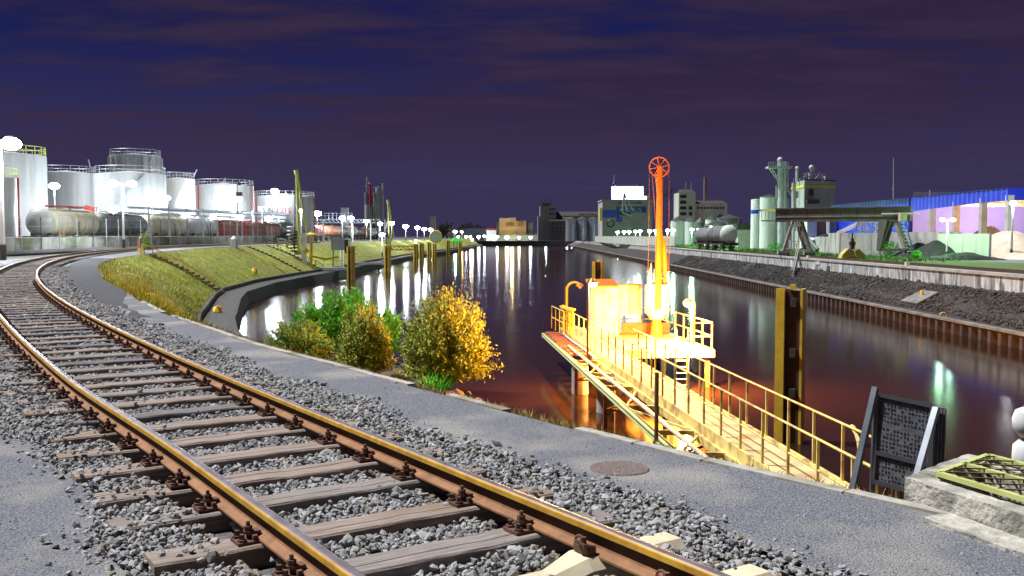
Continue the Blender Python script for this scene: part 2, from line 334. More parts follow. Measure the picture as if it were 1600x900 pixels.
def fast_mesh():                     # ribbed plate, clips and bolts on both sides of a rail foot
    b = B(); b.box((0, 0, .008), (.36, .15, .017)); 
    for sx in (-1, 1):
        b.box((sx * .078, 0, .03), (.026, .13, .03)); b.box((sx * .072, 0, .05), (.075, .062, .02))
        b.cyl((sx * .1, 0, .02), (sx * .1, 0, .115), .012, n=8); b.cyl((sx * .1, 0, .06), (sx * .1, 0, .088), .025, n=6); b.cyl((sx * .1, 0, .055), (sx * .1, 0, .062), .03, n=8)
        for sy in (-1, 1):
            b.cyl((sx * .15, sy * .045, .016), (sx * .15, sy * .045, .03), .026, n=8); b.cyl((sx * .15, sy * .045, .03), (sx * .15, sy * .045, .058), .016, n=4)
    return b
o = fast_mesh().ob('rail_fastening', BOLTM); fm = o.data; bpy.data.objects.remove(o)
sl_s = [s0 + .735 * i + random.Random(i).uniform(-.035, .035) for i in range(78)]
for i, s in enumerate(sl_s):
    r = random.Random(i); o = bpy.data.objects.new('sleeper', smeshes[r.randrange(6)]); COL.objects.link(o); o.parent = track
    o.location = TR(s, r.uniform(-.05, .05), r.uniform(-.006, .004)) - track.location; o.rotation_euler = (0, 0, trot(s) + math.pi / 2 + (math.pi if r.random() < .5 else 0) + r.uniform(-.012, .012))
    if i < 46:
        for lat in (.7525, -.7525):
            f = bpy.data.objects.new('rail_fastening', fm); COL.objects.link(f); f.parent = o
            l = Matrix.Rotation(-o.rotation_euler.z, 3, 'Z') @ (TR(s, lat + (SH(s) if lat < 0 else 0), .004) - track.location - o.location)
            f.location = l; f.rotation_euler = (0, 0, trot(s) - math.pi / 2 - o.rotation_euler.z)
# far sleepers too small to pick apart
b = B(track)
for i in range(78, 230):
    s = s0 + .735 * i
    if s > ss[-1] - 1: break
    b.box(TR(s, 0, -.08), (.26, 2.6, .16), trot(s))
struct(b.ob('far_sleepers', WOODS[0], track), 'stuff')
# pale concrete sleepers at the near end
CSL = M('concrete_sleeper', (.62, .55, .36), (.46, .4, .28), 4., .8, bump=.2)
def csl():
    b = B(); st = [(-1.3, .13, .02), (-1., .13, .02), (-.85, .14, .03), (-.62, .14, .03), (-.42, .11, -.03), (.42, .11, -.03), (.62, .14, .03), (.85, .14, .03), (1., .13, .02), (1.3, .13, .02)]
    vs = []; 
    for x, w, z in st:
        for y, q in ((-w - .02, -.2), (-w + .01, z - .055), (-w + .06, z), (w - .06, z), (w - .01, z - .055), (w + .02, -.2)): vs.append((x, y, q))
    m = 6; fs = [(i * m + j, i * m + j + 1, (i + 1) * m + j + 1, (i + 1) * m + j) for i in range(9) for j in range(5)] + [tuple(range(6)), tuple(range(54, 60))[::-1]]
    return b.add(vs, fs)
o = csl().ob('concrete_sleeper', CSL); cm = o.data; bpy.data.objects.remove(o)
for k in (1, 2, 3, 4):
    s = s0 + .08 - .65 * k; o = bpy.data.objects.new('concrete_sleeper', cm); COL.objects.link(o); o.parent = track
    o.location = TR(s, 0, 0.) - track.location; o.rotation_euler = (0, 0, trot(s) + math.pi / 2); o['label'] = 'pale concrete sleeper among the wooden ones'
    for lat in (.7525, -.7525):
        b = B(); 
        for sx in (-1, 1):
            b.ring((sx * .1, .03, .07), .03, .008, Vector((1, .3, 0)).normalized(), 12, 6); b.tube([(sx * .06, -.05, .05), (sx * .13, -.05, .07), (sx * .15, 0, .09), (sx * .1, .02, .06)], .01); b.box((sx * .09, 0, .035), (.06, .12, .04)); b.cyl((sx * .1, 0, .03), (sx * .1, 0, .1), .017, n=6)
        f = b.ob('spring_clip', BOLTM, o)
        f.location = Matrix.Rotation(-o.rotation_euler.z, 3, 'Z') @ (TR(s, lat + (SH(s) if lat < 0 else 0), .02) - track.location - o.location); f.rotation_euler = (0, 0, -math.pi)
# ---------------------------------------------------------------- path sheets and ballast
def pstrip(s_list, la, lb, z, name, mat):
    b = B(); A = [TR(s, la(s), z) for s in s_list]; C = [TR(s, lb(s), z) for s in s_list]; b.strip(A, C); return struct(b.ob(name, mat))
def wobl(s, k): return .16 * math.sin(s * 1.3 + k) + .1 * math.sin(s * 3.1 + 2 * k)
RE = lambda s: 1.68 + .5 * wobl(s, 0); LE = lambda s: -1.50 + 1.2 * SH(s) + .4 * wobl(s, 3)
sl = list(np.arange(.5, 60, .4)) + list(np.arange(60, 200, 3.))
pstrip(sl, lambda s: -2.6, lambda s: 2.4, -.12, 'ballast_bed', BEDM)
# path between the track and the crest of the bank
cpts = [Vector((p[0], p[1], 0)) for p in crest[:24]]
def crest_lat(s):
    c = TR(s); a = TR(s, 1.) ; d = (a - c); best = 30.
    for p, q in zip(cpts[:-1], cpts[1:]):
        e = q - p; den = d.x * e.y - d.y * e.x
        if abs(den) < 1e-9: continue
        w = p - c; t_ = (w.x * e.y - w.y * e.x) / den; u_ = (w.x * d.y - w.y * d.x) / den
        if 0 <= u_ <= 1 and 0 < t_ < best: best = t_
    return best
s_path = [s for s in sl if s < 175]
def path_out(s): return max(2.4, crest_lat(s) if crest_lat(s) < 29 else 7)
pstrip(s_path, lambda s: RE(s), lambda s: path_out(s) - .02, -.025, 'path', PATHM)
pstrip([s for s in sl if 27 < s < 80], lambda s: RE(s) + .05 + .5 * max(0, 1 - (s - 27) / 6), lambda s: RE(s) + .1 + (path_out(s) - RE(s) - .12) * min(1, (s - 27) / 9), -.019, 'shaded_path', M('shaded_grit', (.075, .075, .08), (.03, .03, .033), 12., .9, bump=1., bsc=40, c3=(.055, .055, .058), sc3=.5))  # weaker light far along put into a darker sheet, partly black gravel
pstrip([s for s in sl if s < 70], lambda s: -9, lambda s: LE(s), -.025, 'yard_path', PATHM)
# pale kerb line at the edge of the path
KERB = M('worn_kerb', (.42, .4, .36), (.3, .28, .24), 9., .9, bump=.5, c3=(.2, .17, .12), sc3=1.6)
E = T('path_kerb', 'pale worn concrete kerb strip along the outer edge of the path', 'kerb', (crest[5][0], crest[5][1], 0))
for i in range(2, 11):
    a = V3(crest[i], 0); c = V3(crest[i + 1], 0); L = (c - a).length; n = max(1, round(L / 1.)); d = (c - a).normalized(); q = Vector((d.y, -d.x, 0))
    for k in range(n):
        if random.random() < .12 and i > 4: continue
        u0 = a + d * (L * k / n + .01); u1 = a + d * (L * (k + 1) / n - .01); z = ramp(u0.y)
        B(E).beam(u0 + q * .02 + Vector((0, 0, z - .05 + random.uniform(-.006, .004))), u1 + q * .02 + Vector((0, 0, ramp(u1.y) - .05)), .11, .09).ob('kerb_stone', KERB, E)
def instances(name, mat, base_v, base_f, loc, rot, scl, attr=None, smooth=False):
    """many small stones or blades joined into one mesh; base_v list of variants"""
    nv = len(base_v[0]); K = len(loc); var = rng.integers(0, len(base_v), K); bv = np.array(base_v)[var] * scl[:, None, :]
    a, b_, c = rot[:, 0], rot[:, 1], rot[:, 2]
    ca, sa, cb, sb, cc, sc_ = np.cos(a), np.sin(a), np.cos(b_), np.sin(b_), np.cos(c), np.sin(c)
    R = np.empty((K, 3, 3)); R[:, 0, 0] = cc * cb; R[:, 0, 1] = cc * sb * sa - sc_ * ca; R[:, 0, 2] = cc * sb * ca + sc_ * sa
    R[:, 1, 0] = sc_ * cb; R[:, 1, 1] = sc_ * sb * sa + cc * ca; R[:, 1, 2] = sc_ * sb * ca - cc * sa; R[:, 2, 0] = -sb; R[:, 2, 1] = cb * sa; R[:, 2, 2] = cb * ca
    v = np.einsum('kij,knj->kni', R, bv) + loc[:, None, :]
    f = np.array(base_f); m = f.shape[1]; ff = (f[None] + (np.arange(K) * nv)[:, None, None]).reshape(-1)
    me = bpy.data.meshes.new(name); me.vertices.add(K * nv); me.vertices.foreach_set('co', v.reshape(-1).astype(np.float32))
    nf = K * len(f); me.loops.add(nf * m); me.loops.foreach_set('vertex_index', ff.astype(np.int32)); me.polygons.add(nf)
    me.polygons.foreach_set('loop_start', np.arange(0, nf * m, m, dtype=np.int32)); me.polygons.foreach_set('loop_total', np.full(nf, m, np.int32))
    me.update(calc_edges=True)
    if attr:
        at = me.attributes.new(attr, 'FLOAT', 'POINT'); at.data.foreach_set('value', np.repeat(rng.random(K), nv).astype(np.float32))
    me.polygons.foreach_set('use_smooth', [smooth] * nf)
    me.materials.append(mat); o = bpy.data.objects.new(name, me); COL.objects.link(o); return o
tphi = (1 + 5 ** .5) / 2
ICO_V = np.array([(-1, tphi, 0), (1, tphi, 0), (-1, -tphi, 0), (1, -tphi, 0), (0, -1, tphi), (0, 1, tphi), (0, -1, -tphi), (0, 1, -tphi), (tphi, 0, -1), (tphi, 0, 1), (-tphi, 0, -1), (-tphi, 0, 1)]) / 1.9
ICO_F = [(0, 11, 5), (0, 5, 1), (0, 1, 7), (0, 7, 10), (0, 10, 11), (1, 5, 9), (5, 11, 4), (11, 10, 2), (10, 7, 6), (7, 1, 8), (3, 9, 4), (3, 4, 2), (3, 2, 6), (3, 6, 8), (3, 8, 9), (4, 9, 5), (2, 4, 11), (6, 2, 10), (8, 6, 7), (9, 8, 1)]
STV = [ICO_V * rng.uniform(.62, 1.2, (12, 1)) + rng.normal(0, .1, (12, 3)) for _ in range(10)]
BALM = M('ballast_stone', (.37, .365, .36), (.15, .148, .146), 30., .8, attr='rnd', bump=.3)
SLS = np.array([s0 + .08 - .65 * k for k in (4, 3, 2, 1)] + sl_s)
def ballast(sa, sb, dens, size, layers=1):
    K = int((sb - sa) * 4.3 * dens); s = rng.uniform(sa, sb, K); lat = rng.uniform(-2.15, 2.15, K)
    edge = np.abs(lat) - np.where(lat > 0, 1.66, 1.5 - 1.3 * np.array([SH(q) for q in s])) + rng.normal(0, .09, K) + np.array([.5 * wobl(x, 0 if y > 0 else 3) * (-1 if y > 0 else 1) for x, y in zip(s, lat)])
    dsl = np.min(np.abs(s[:, None] - SLS[None]), 1)
    inside = np.abs(lat) < 1.0
    keep = (edge < rng.exponential(.028, K)) & ~((dsl < .155) & (np.abs(lat) < 1.28) & (rng.random(K) > np.where(np.abs(lat) > .85, .2, .006))) & (np.abs(np.abs(lat) - .7525) > .085)
    s, lat, dsl = s[keep], lat[keep], dsl[keep]
    x = np.interp(s, ss, cxs); y = np.interp(s, ss, cys); a = np.interp(s, ss, nx); c = np.interp(s, ss, ny)
    out = np.clip((np.abs(lat) - .8) / .9, 0, 1)
    z = -.06 + .04 * out + rng.normal(0, .012, len(s)) + np.where(dsl < .15, np.where(np.abs(lat) < 1.28, .055 - .02 * out, 0), 0) + np.clip(.0045 * (y - 12), 0, .45) + .012 * np.sin(s * 5) * np.sin(lat * 4)
    loc = np.stack([x - a * lat, y - c * lat, z], 1); k = len(s)
    g = size * np.exp(rng.normal(0, .33, k)); scl = np.stack([g * rng.uniform(.8, 1.45, k), g * rng.uniform(.7, 1.1, k), g * rng.uniform(.5, .85, k)], 1)
    rot = np.stack([rng.normal(0, .5, k), rng.normal(0, .5, k), rng.uniform(0, 6.28, k)], 1)
    return loc, rot, scl
parts_ = [ballast(.4, s0 + 6, 1500, .0185), ballast(s0 + 6, s0 + 12, 1100, .021), ballast(s0 + 12, s0 + 22, 780, .0235), ballast(s0 + 22, s0 + 50, 150, .036)]
o = instances('track_ballast', BALM, STV, ICO_F, *[np.concatenate([p[i] for p in parts_]) for i in range(3)], attr='rnd')
st_ = []
for loc_, rot_, scl_ in parts_:      # rust dust near the rails, as a per-stone stain
    r_pts = np.stack([cxs, cys], 1); k_ = np.searchsorted(cys, loc_[:, 1]).clip(0, len(cys) - 1); lat_ = -((loc_[:, 0] - cxs[k_]) * nx[k_] + (loc_[:, 1] - cys[k_]) * ny[k_])
    st_.append(np.clip(1.15 - np.abs(np.abs(lat_) - .7525) / .17, 0, 1) * rng.random(len(lat_)) ** .7 + (rng.random(len(lat_)) < .03) * .6)
at = o.data.attributes.new('stain', 'FLOAT', 'POINT'); at.data.foreach_set('value', np.repeat(np.clip(np.concatenate(st_), 0, 1), 12).astype(np.float32))
t = BALM.node_tree; p = t.nodes['Principled BSDF']; src = p.inputs['Base Color'].links[0].from_socket; a_ = t.nodes.new('ShaderNodeAttribute'); a_.attribute_name = 'stain'; x_ = t.nodes.new('ShaderNodeMix'); x_.data_type = 'RGBA'
t.links.new(a_.outputs['Fac'], x_.inputs[0]); t.links.new(src, x_.inputs[6]); x_.inputs[7].default_value = (.27, .17, .07, 1); t.links.new(x_.outputs[2], p.inputs['Base Color'])
struct(o, 'stuff'); o['label'] = 'angular grey ballast stones between and beside the rails'; o['category'] = 'gravel'
# stray grit on the path
K = 60000; s = rng.uniform(.8, s0 + 14, K) ; s = .8 + (s - .8) * rng.random(K) ** .35; lat = np.where(rng.random(K) < .68, rng.uniform(1.6, 6.5, K), rng.uniform(-6, -1.6, K))
x = np.interp(s, ss, cxs); y = np.interp(s, ss, cys); a = np.interp(s, ss, nx); c = np.interp(s, ss, ny); cl_ = np.array([path_out(q) for q in np.arange(0, 40, .25)])
k_ = lat < cl_[np.clip((s / .25).astype(int), 0, 159)] - .05; s, lat, x, y, a, c = [q[k_] for q in (s, lat, x, y, a, c)]
loc = np.stack([x - a * lat, y - c * lat, np.full(len(s), -.024) + np.clip(.0045 * (y - 12), 0, .45)], 1); g = .0042 * np.exp(rng.normal(0, .4, len(s)))
o = instances('path_grit', M('grit', (.36, .36, .39), (.15, .15, .165), 30., .85, attr='rnd'), [v[:12] for v in STV], ICO_F, loc, rng.uniform(0, 6.28, (len(s), 3)), np.stack([g, g * .9, g * .7], 1), attr='rnd')
struct(o, 'stuff'); o['label'] = 'fine loose grit lying on the grey path'; o['category'] = 'grit'
# dry grass along the outer edge of the path and tufts on the grass bank
def blades(loc, h, w, mat, name, label):
    K = len(loc); bv = [np.array([(-.5, 0, 0), (.5, 0, 0), (.18, b_ * .5, .62), (0., b_, 1.)]) for b_ in (.2, .45, .7)]
    scl = np.stack([w * np.ones(K), h, h], 1); rot = np.stack([rng.normal(0, .25, K), rng.normal(0, .25, K), rng.uniform(0, 6.28, K)], 1)
    o = instances(name, mat, bv, [(0, 1, 2), (0, 2, 3)], loc, rot, scl, attr='rnd'); struct(o, 'stuff'); o['label'] = label; o['category'] = 'grass'
DRY = M('dry_grass', (.5, .37, .14), (.28, .22, .07), 30., .8, attr='rnd'); GRN = M('grass_blade', (.42, .43, .05), (.13, .2, .025), .7, .8, c3=(.26, .25, .05), sc3=.28)
cl_l = []; 
for i in range(2, 10):
    a = Vector(crest[i]); c = Vector(crest[i + 1]); L = (c - a).length; n = int(L * (520 if i < 8 else 300)); d = (c - a) / L; q = Vector((d.y, -d.x))
    u = rng.random(n); o_ = .06 + np.abs(rng.normal(0, .16, n)); x = a.x + (c.x - a.x) * u + q.x * o_; y = a.y + (c.y - a.y) * u + q.y * o_
    cl_l.append(np.stack([x, y, np.clip(.0045 * (y - 12), 0, .45) - .07 - o_ * .35], 1))
loc = np.concatenate(cl_l); blades(loc, rng.uniform(.05, .12, len(loc)) * (1 + loc[:, 1] * .012), .006 + .0004 * loc[:, 1], DRY, 'verge_grass', 'dry straw-coloured grass fringe on the outer edge of the path')
cl_l = []
for i in range(9, 24):
    a, c, e, f = [Vector(q) for q in (crest[i], crest[i + 1], toe[i + 1], toe[i])]; n = 2600 if i < 20 else 700
    u = rng.random(n); v = rng.random(n)
    pa = (np.array(a)[None] * (1 - u)[:, None] + np.array(c)[None] * u[:, None]); pb = (np.array(f)[None] * (1 - u)[:, None] + np.array(e)[None] * u[:, None]); q = pa * (1 - v)[:, None] + pb * v[:, None]
    zt = np.clip(.0045 * (pa[:, 1] - 12), 0, .45) - .06; cl_l.append(np.stack([q[:, 0], q[:, 1], zt * (1 - v) - 3.3 * v + .25 * np.sin(math.pi * v) - .05], 1))
loc = np.concatenate(cl_l); blades(loc, rng.uniform(.12, .3, len(loc)), .035, GRN, 'bank_grass_tufts', 'yellow green tufts of rough grass covering the sloping left bank')
# ---------------------------------------------------------------- willow bushes on the mud shore
LEAF = M('willow_leaf', (.26, .42, .06), (.1, .2, .03), 30., .6, attr='rnd'); LEAFB = M('bright_leaf', (.1, .55, .03), (.05, .28, .02), 30., .6, attr='rnd'); LEAFY = M('lamplit_leaf', (.52, .5, .06), (.24, .34, .04), 30., .6, attr='rnd')  # yellow leaf colour has the orange lamp light put into it
STEM = M('bush_stem', (.12, .09, .05), (.07, .05, .03), 8., .8)
def bush(name, label, c, rx_, ry_, h, n, leaf, mat, seed, lift=.3):
    r = np.random.default_rng(seed); E = T(name, label, 'bush', c, 'bushes on the muddy shore below the path'); b = B(E); L = []; D_ = []
    n = int(n * 5); leaf = leaf * .56; ns = max(20, n // 60)
    for i in range(ns):
        a = r.uniform(0, 6.28); e = math.acos(r.uniform(.03, 1.)); up = Vector((math.cos(a) * math.sin(e), math.sin(a) * math.sin(e), math.cos(e)))
        f = r.uniform(.76, 1.1) * (1 + .2 * noise.noise(up * 2.2 + Vector((seed, 0, 0))))
        tip = Vector((up.x * rx_, up.y * ry_, lift * h * .3 + up.z * h * (1 - lift * .3))) * f; q0 = Vector((up.x * .25, up.y * .25, -.1)); mid = tip * .5 + Vector((0, 0, .12 * h))
        pts = [Vector(c) + (q0 * (1 - t) ** 2 + mid * 2 * t * (1 - t) + tip * t * t) for t in np.linspace(0, 1, 6)]
        if i % 2 == 0: b.tube(pts, .02, 4)
        m = n // ns; t = r.uniform(.28, 1.06, m) ** .8
        P3 = np.array([(q0 * (1 - k) ** 2 + mid * 2 * k * (1 - k) + tip * k * k) for k in t]); P3 += r.normal(0, .035 + .05 * h / 3, P3.shape); P3[:, 2] = np.maximum(P3[:, 2], .02)
        L.append(P3)
    b.ob('stems', STEM, E); L = np.concatenate(L); k = len(L)
    bv = [np.array([(0, -.5, 0), (.2, 0, .06), (0, .5, 0), (-.2, 0, .06)])]
    o = instances('foliage', mat, bv, [(0, 1, 2, 3)], L, np.stack([r.normal(.9, .5, k), r.normal(0, .6, k), r.uniform(0, 6.28, k)], 1), leaf * .85 * np.exp(r.normal(0, .4, k))[:, None] * np.array([[1.2, 1.5, 1]]), attr='rnd'); o.parent = E; o['kind'] = 'stuff'
    return E
def shore(px, D): return (X(px, D), D, -4.0)
bush('willow_bush', 'large willow bush nearest the loading bridge, yellow in the orange lamp light', shore(693, 37), 1.78, 1.6, 3.35, 9000, .16, LEAFY, 3)
bush('willow_bush', 'rounded willow bush in the middle, brown tips over dark green', shore(568, 39), 1.15, 1.1, 2.75, 5500, .14, LEAFY, 5)
bush('willow_bush', 'low spreading dark green bush at the far end beside the path edge', shore(462, 42), 1.75, 1.4, 1.95, 5200, .14, LEAF, 8)
bush('willow_bush', 'bright green leafy bush behind the low dark bush', shore(510, 48), 2.1, 1.3, 2.75, 5600, .17, LEAFB, 11)
bush('willow_bush', 'thin upright sapling clump between the round bush and the large willow', shore(600, 46), .95, .8, 2.55, 1100, .18, LEAFB, 13)
bush('willow_bush', 'bright green bush top directly behind the round bush', shore(552, 50), 1.3, 1.0, 2.95, 3200, .17, LEAFB, 17)
b = B(); r_ = random.Random(4); loc = np.array([(X(p_, d_), d_, -4.0) for p_, d_ in [(r_.uniform(655, 690), r_.uniform(33.5, 34.8)) for _ in range(130)]])
blades(loc, rng.uniform(.4, .9, len(loc)), .035, LEAFB, 'reed_tuft', 'tuft of green reeds at the water edge before the large willow')
# rocks on the shore
ROCK = M('shore_rock', (.2, .15, .11), (.1, .07, .05), 3., .85, bump=.6)
for i in range(22):
    px = 560 + 200 * (i + random.random() * .9) / 22; D = random.uniform(32.5, 36); s = random.uniform(.1, .28); b = B(); pc_ = Vector((X(px, D), D, -4.02 - .25 * max(0, (px - 690) / 70)))
    b.add([pc_ + Vector((v[0] * s * 1.3, v[1] * s, v[2] * s * .7)) for v in STV[i % 10]], ICO_F); o = b.ob('shore_rock', ROCK)
    tag(o, ('small brown rock lying on the mud, %s in order from the left bush' % ORD[i % 20]) if i < 20 else ('tiny brown rock %s the orange lit mud by the water' % ('on', 'beside')[i - 20]), 'rock', 'rocks on the muddy shore')
o = B().add([Vector((X(757, 32.6), 32.6, -4.28)) + Vector((v[0] * .3, v[1] * .2, v[2] * .15)) for v in STV[3]], ICO_F).ob('pale_stone', M('pale_stone', (.75, .68, .55), None, 4., .8)); tag(o, 'pale flat stone at the water edge right of the large willow', 'stone')
# ---------------------------------------------------------------- loading bridge, platform and arm in the basin
DZ = -2.87
def gl(D): return 6.83 - .0913 * D          # left edge of the gangway
def gr(D): return 7.67 - .0867 * D          # right edge
def bl(D): return 5.32 - .0807 * D          # left edge beam of the bridge
PGRN = M('pale_green_paint', (.5, .56, .27), (.36, .42, .2), 3., .5); CREAM = M('cream_paint', (.82, .64, .22), (.66, .5, .16), 3., .5, c3=(.36, .24, .1), sc3=2.2); BRED = M('red_brown_steel', (.3, .09, .04), (.17, .05, .028), 2.5, .7)
ORG = M('orange_paint', (.66, .19, .025), (.45, .13, .02), 2.5, .45)
E = T('pipe_bridge', 'pale green pipe bridge with red deck boards and open cross bracing over the water', 'bridge', (3, 33, -3.3))
b = B(E); b.beam((bl(12), 12, -3.16), (bl(47), 47, -3.16), .16, .04); b.beam((bl(12), 12, -3.04), (bl(47), 47, -3.04), .16, .04); b.beam((bl(12) + .03, 12, -3.1), (bl(47) + .03, 47, -3.1), .05, .16); b.ob('edge_beam', PGRN, E)
b = B(E); b.beam((gl(12) - .1, 12, -3.2), (gl(47) - .1, 47, -3.2), .14, .2); b.ob('inner_beam', CREAM, E)
for k in range(9):                   # red boards
    D = 38.4 + k * 1.02; B(E).beam((bl(D) + .1, D, -3.0 + .012 * (k % 3)), (gl(D) - .05, D + .06, -3.0 + .012 * (k % 2)), .62, .07).ob('deck_board', BRED, E)
cbD = [37, 33.6, 30.6, 27.1, 23.6, 21.2, 18.6, 16]
for k, D in enumerate(cbD):
    B(E).beam((bl(D), D, -3.12), (gr(D), D, -3.18), .1, .12).ob('cross_beam', CREAM, E)
    if k < len(cbD) - 1:
        D2 = cbD[k + 1]; b = B(E); b.beam((bl(D) + .1, D, -3.16), (gl(D2), D2, -3.16), .06, .06) if k % 2 else b.beam((bl(D2) + .1, D2, -3.16), (gl(D), D, -3.16), .06, .06); b.ob('diagonal_brace', CREAM, E)
for D in (37, 30.6, 23.6):
    for x in (bl(D) + .15, gr(D) - .1):
        B(E).beam((x, D, -3.2), (x, D, -5.2), .12, .12).ob('bridge_leg', BRED, E)
    b = B(E); b.beam((bl(D) + .15, D, -3.85), (gr(D) - .1, D, -3.85), .07, .07); b.beam((bl(D) + .15, D, -3.85), (gr(D) - .1, D, -3.25), .05, .05); b.ob('leg_brace', BRED, E)
for px, D in ((907, 37.5), (948, 33.5)):
    B(E).cyl((X(px, D), D, -5.5), (X(px, D), D, -3.25), .33, n=14).ob('support_pile', CONC, E, True)
b = B(E); b.tube([(bl(40) + .3, 40.4, -3.0), (bl(40) + .28, 40, -2.85)] + [(bl(D) + .28, D, -2.85) for D in (36, 30, 24, 18, 13)], .055, 8); b.ob('pipe', M('bare_pipe', (.6, .5, .42), (.45, .34, .28), 5., .4, metal=.4), E, True)
b = B(E); b.tube([(gl(44) - .35, 46, -2.9)] + [(gl(D) - .3, D, -2.9) for D in (44, 40, 36)], .045, 8); b.ob('pipe', GALV, E, True)
# gangway
DECKM = M('deck_plate', (.68, .55, .28), (.52, .42, .2), 2.2, .55, c3=(.45, .32, .16), sc3=1.3)
E = T('gangway', 'white railed gangway running from the bank out to the lit platform', 'gangway', (5, 28, DZ))
for k in range(26):
    D = 11 + 1.44 * k; d2 = D + 1.43; B(E).add([(gl(D), D, DZ), (gr(D), D, DZ), (gr(d2), d2, DZ), (gl(d2), d2, DZ), (gl(D), D, DZ - .04), (gr(D), D, DZ - .04), (gr(d2), d2, DZ - .04), (gl(d2), d2, DZ - .04)], [(0, 1, 2, 3), (4, 7, 6, 5), (0, 4, 5, 1), (1, 5, 6, 2), (2, 6, 7, 3), (3, 7, 4, 0)]).ob('deck_plate', DECKM, E)
for g_, s in ((gl, -1), (gr, 1)):
    B(E).beam((g_(11) + s * .05, 11, DZ - .1), (g_(48) + s * .05, 48, DZ - .1), .08, .27).ob('stringer', CREAM, E)
    end = 48 if s < 0 else 36
    for z, w in ((1.1, .05), (.56, .04)): B(E).cyl((g_(11) + s * .05, 11, DZ + z), (g_(end) + s * .05, end, DZ + z), w * .5, n=6).ob('handrail', CREAM, E)
    D = 11
    while D < end + .1:
        B(E).beam((g_(D) + s * .05, D, DZ), (g_(D) + s * .05, D, DZ + 1.1), .05, .05).ob('railing_post', CREAM, E); D += 1.35
b = B(E); b.tube([(gr(17.5) + .1, 17.5, DZ + 1.1)] + [(gr(17.5) + .1, 17.5 - .45 * math.sin(a), DZ + .65 + .45 * math.cos(a)) for a in np.linspace(.2, 2.6, 7)], .045, 8); b.ob('curved_rail_end', CREAM, E, True)
# platform
E = T('loading_platform', 'brightly lit raised platform with railings and a fascia at the gangway end', 'platform', (6, 43, DZ))
def q4(b, a, z0, z1): n = len(a); return b.prism([Vector((x, y, z0)) for x, y in a], (0, 0, z1 - z0))
pf = [(gr(38.4) + .14, 38.4), (8.2, 38.7), (7.3, 47), (gr(47) + .14, 47)]
q4(B(E), pf, DZ - .02, DZ + .03).ob('deck', DECKM, E)
for (a, c) in ((pf[0], pf[1]), (pf[1], pf[2]), (pf[2], pf[3])): B(E).beam((*a, DZ - .16), (*c, DZ - .16), .1, .27).ob('fascia', CREAM, E)
def railing(E, pts, z, n, mat, h=1.1):
    for k in range(len(pts) - 1):
        a = Vector((*pts[k], z)); c = Vector((*pts[k + 1], z))
        for hh in (h, h * .5): B(E).cyl(a + Vector((0, 0, hh)), c + Vector((0, 0, hh)), .025, n=6).ob('handrail', mat, E)
        for j in range(n[k] + 1): p_ = a.lerp(c, j / n[k]); B(E).beam(p_, p_ + Vector((0, 0, h)), .05, .05).ob('railing_post', mat, E)
railing(E, [(pf[1][0] - .06, 38.8), (pf[2][0] - .06, 46.9)], DZ, [6], CREAM)
railing(E, [(pf[2][0] - .1, 46.9), (gr(46.9) + .2, 46.9)], DZ, [4], CREAM)
railing(E, [(8.1, 38.76), (7.25, 38.7)], DZ, [1], CREAM)
b = B(E); 
lx = X(1067, 38.3)
for s in (-.24, .24): b.beam((lx + s, 38.25, -4.9), (lx + s, 38.25, DZ + .9), .05, .05)
b.ob('ladder_rails', CREAM, E)
for k in range(8): B(E).cyl((lx - .24, 38.25, -4.5 + .25 * k), (lx + .24, 38.25, -4.5 + .25 * k), .018, n=6).ob('rung', CREAM, E)
for x, y in ((4.9, 39), (8., 39.1), (7.1, 46.7), (4.3, 46.5), (6.3, 43)): B(E).beam((x, y, DZ - .1), (x, y, -5.3), .18, .18).ob('platform_leg', BRED, E)
B(E).box((X(1010, 44.5), 44.5, DZ + .33), (2.2, .12, .5)).ob('red_kick_board', BRED, E)
# cabins on the platform
E = T('control_cabin', 'small cream cabin with sloping roof beside the gangway railing', 'cabin', (X(943, 44), 44, DZ))
x0, x1 = X(924, 43.6), X(966, 43.6)
B(E).bx((x0, 43.4, DZ + .03), (x1, 45.2, DZ + 2.3)).ob('wall', M('cabin_white', (.8, .74, .56), (.66, .58, .4), 2., .5, c3=(.5, .36, .2), sc3=1.6), E)
B(E).prism([(x0 - .12, 43.2, DZ + 2.28), (x0 - .12, 45.4, DZ + 2.5), (x0 - .12, 45.4, DZ + 2.58), (x0 - .12, 43.2, DZ + 2.36)], (x1 - x0 + .1, 0, 0)).ob('roof', ORG, E)
d_ = B(E).bx((x0 + .1, 43.36, DZ + .08), (x0 + .72, 43.4, DZ + 1.95)).ob('door', M('cabin_door', (.7, .6, .55), None, 3., .5), E); B(E).box((x0 + .62, 43.33, DZ + 1.), (.03, .05, .14)).ob('handle', GALV, d_)
E = T('equipment_cabinet', 'cream box cabinet on legs between the cabin and the loading arm', 'cabinet', (X(986, 45), 45, DZ))
x0, x1 = X(967, 44.6), X(1003, 44.6)
B(E).bx((x0, 44.6, DZ + .95), (x1, 45.6, DZ + 2.3)).ob('box', M('cabin_white', (.8, .74, .56)), E); B(E).bx((x0 - .03, 44.55, DZ + 2.3), (x1 + .03, 45.65, DZ + 2.35)).ob('lid', ORG, E)
B(E).bx(((x0 + x1) / 2 - .01, 44.585, DZ + 1.), ((x0 + x1) / 2 + .012, 44.6, DZ + 2.25)).ob('door_seam', BRED, E)
for x in (x0 + .06, x1 - .06): B(E).beam((x, 44.7, DZ + .03), (x, 44.7, DZ + .95), .07, .07).ob('leg', CREAM, E)
E = T('yellow_gate', 'yellow railing gate at the far end of the red deck boards', 'gate', (gl(46) - .2, 46, DZ))
railing(E, [(gl(48) - .45, 48), (gl(44.5) - .35, 44.5)], DZ, [3], YEL); railing(E, [(gl(46.5) - .1, 46.6), (gl(43.4) - .1, 43.4)], DZ, [5], YEL, 1.25)
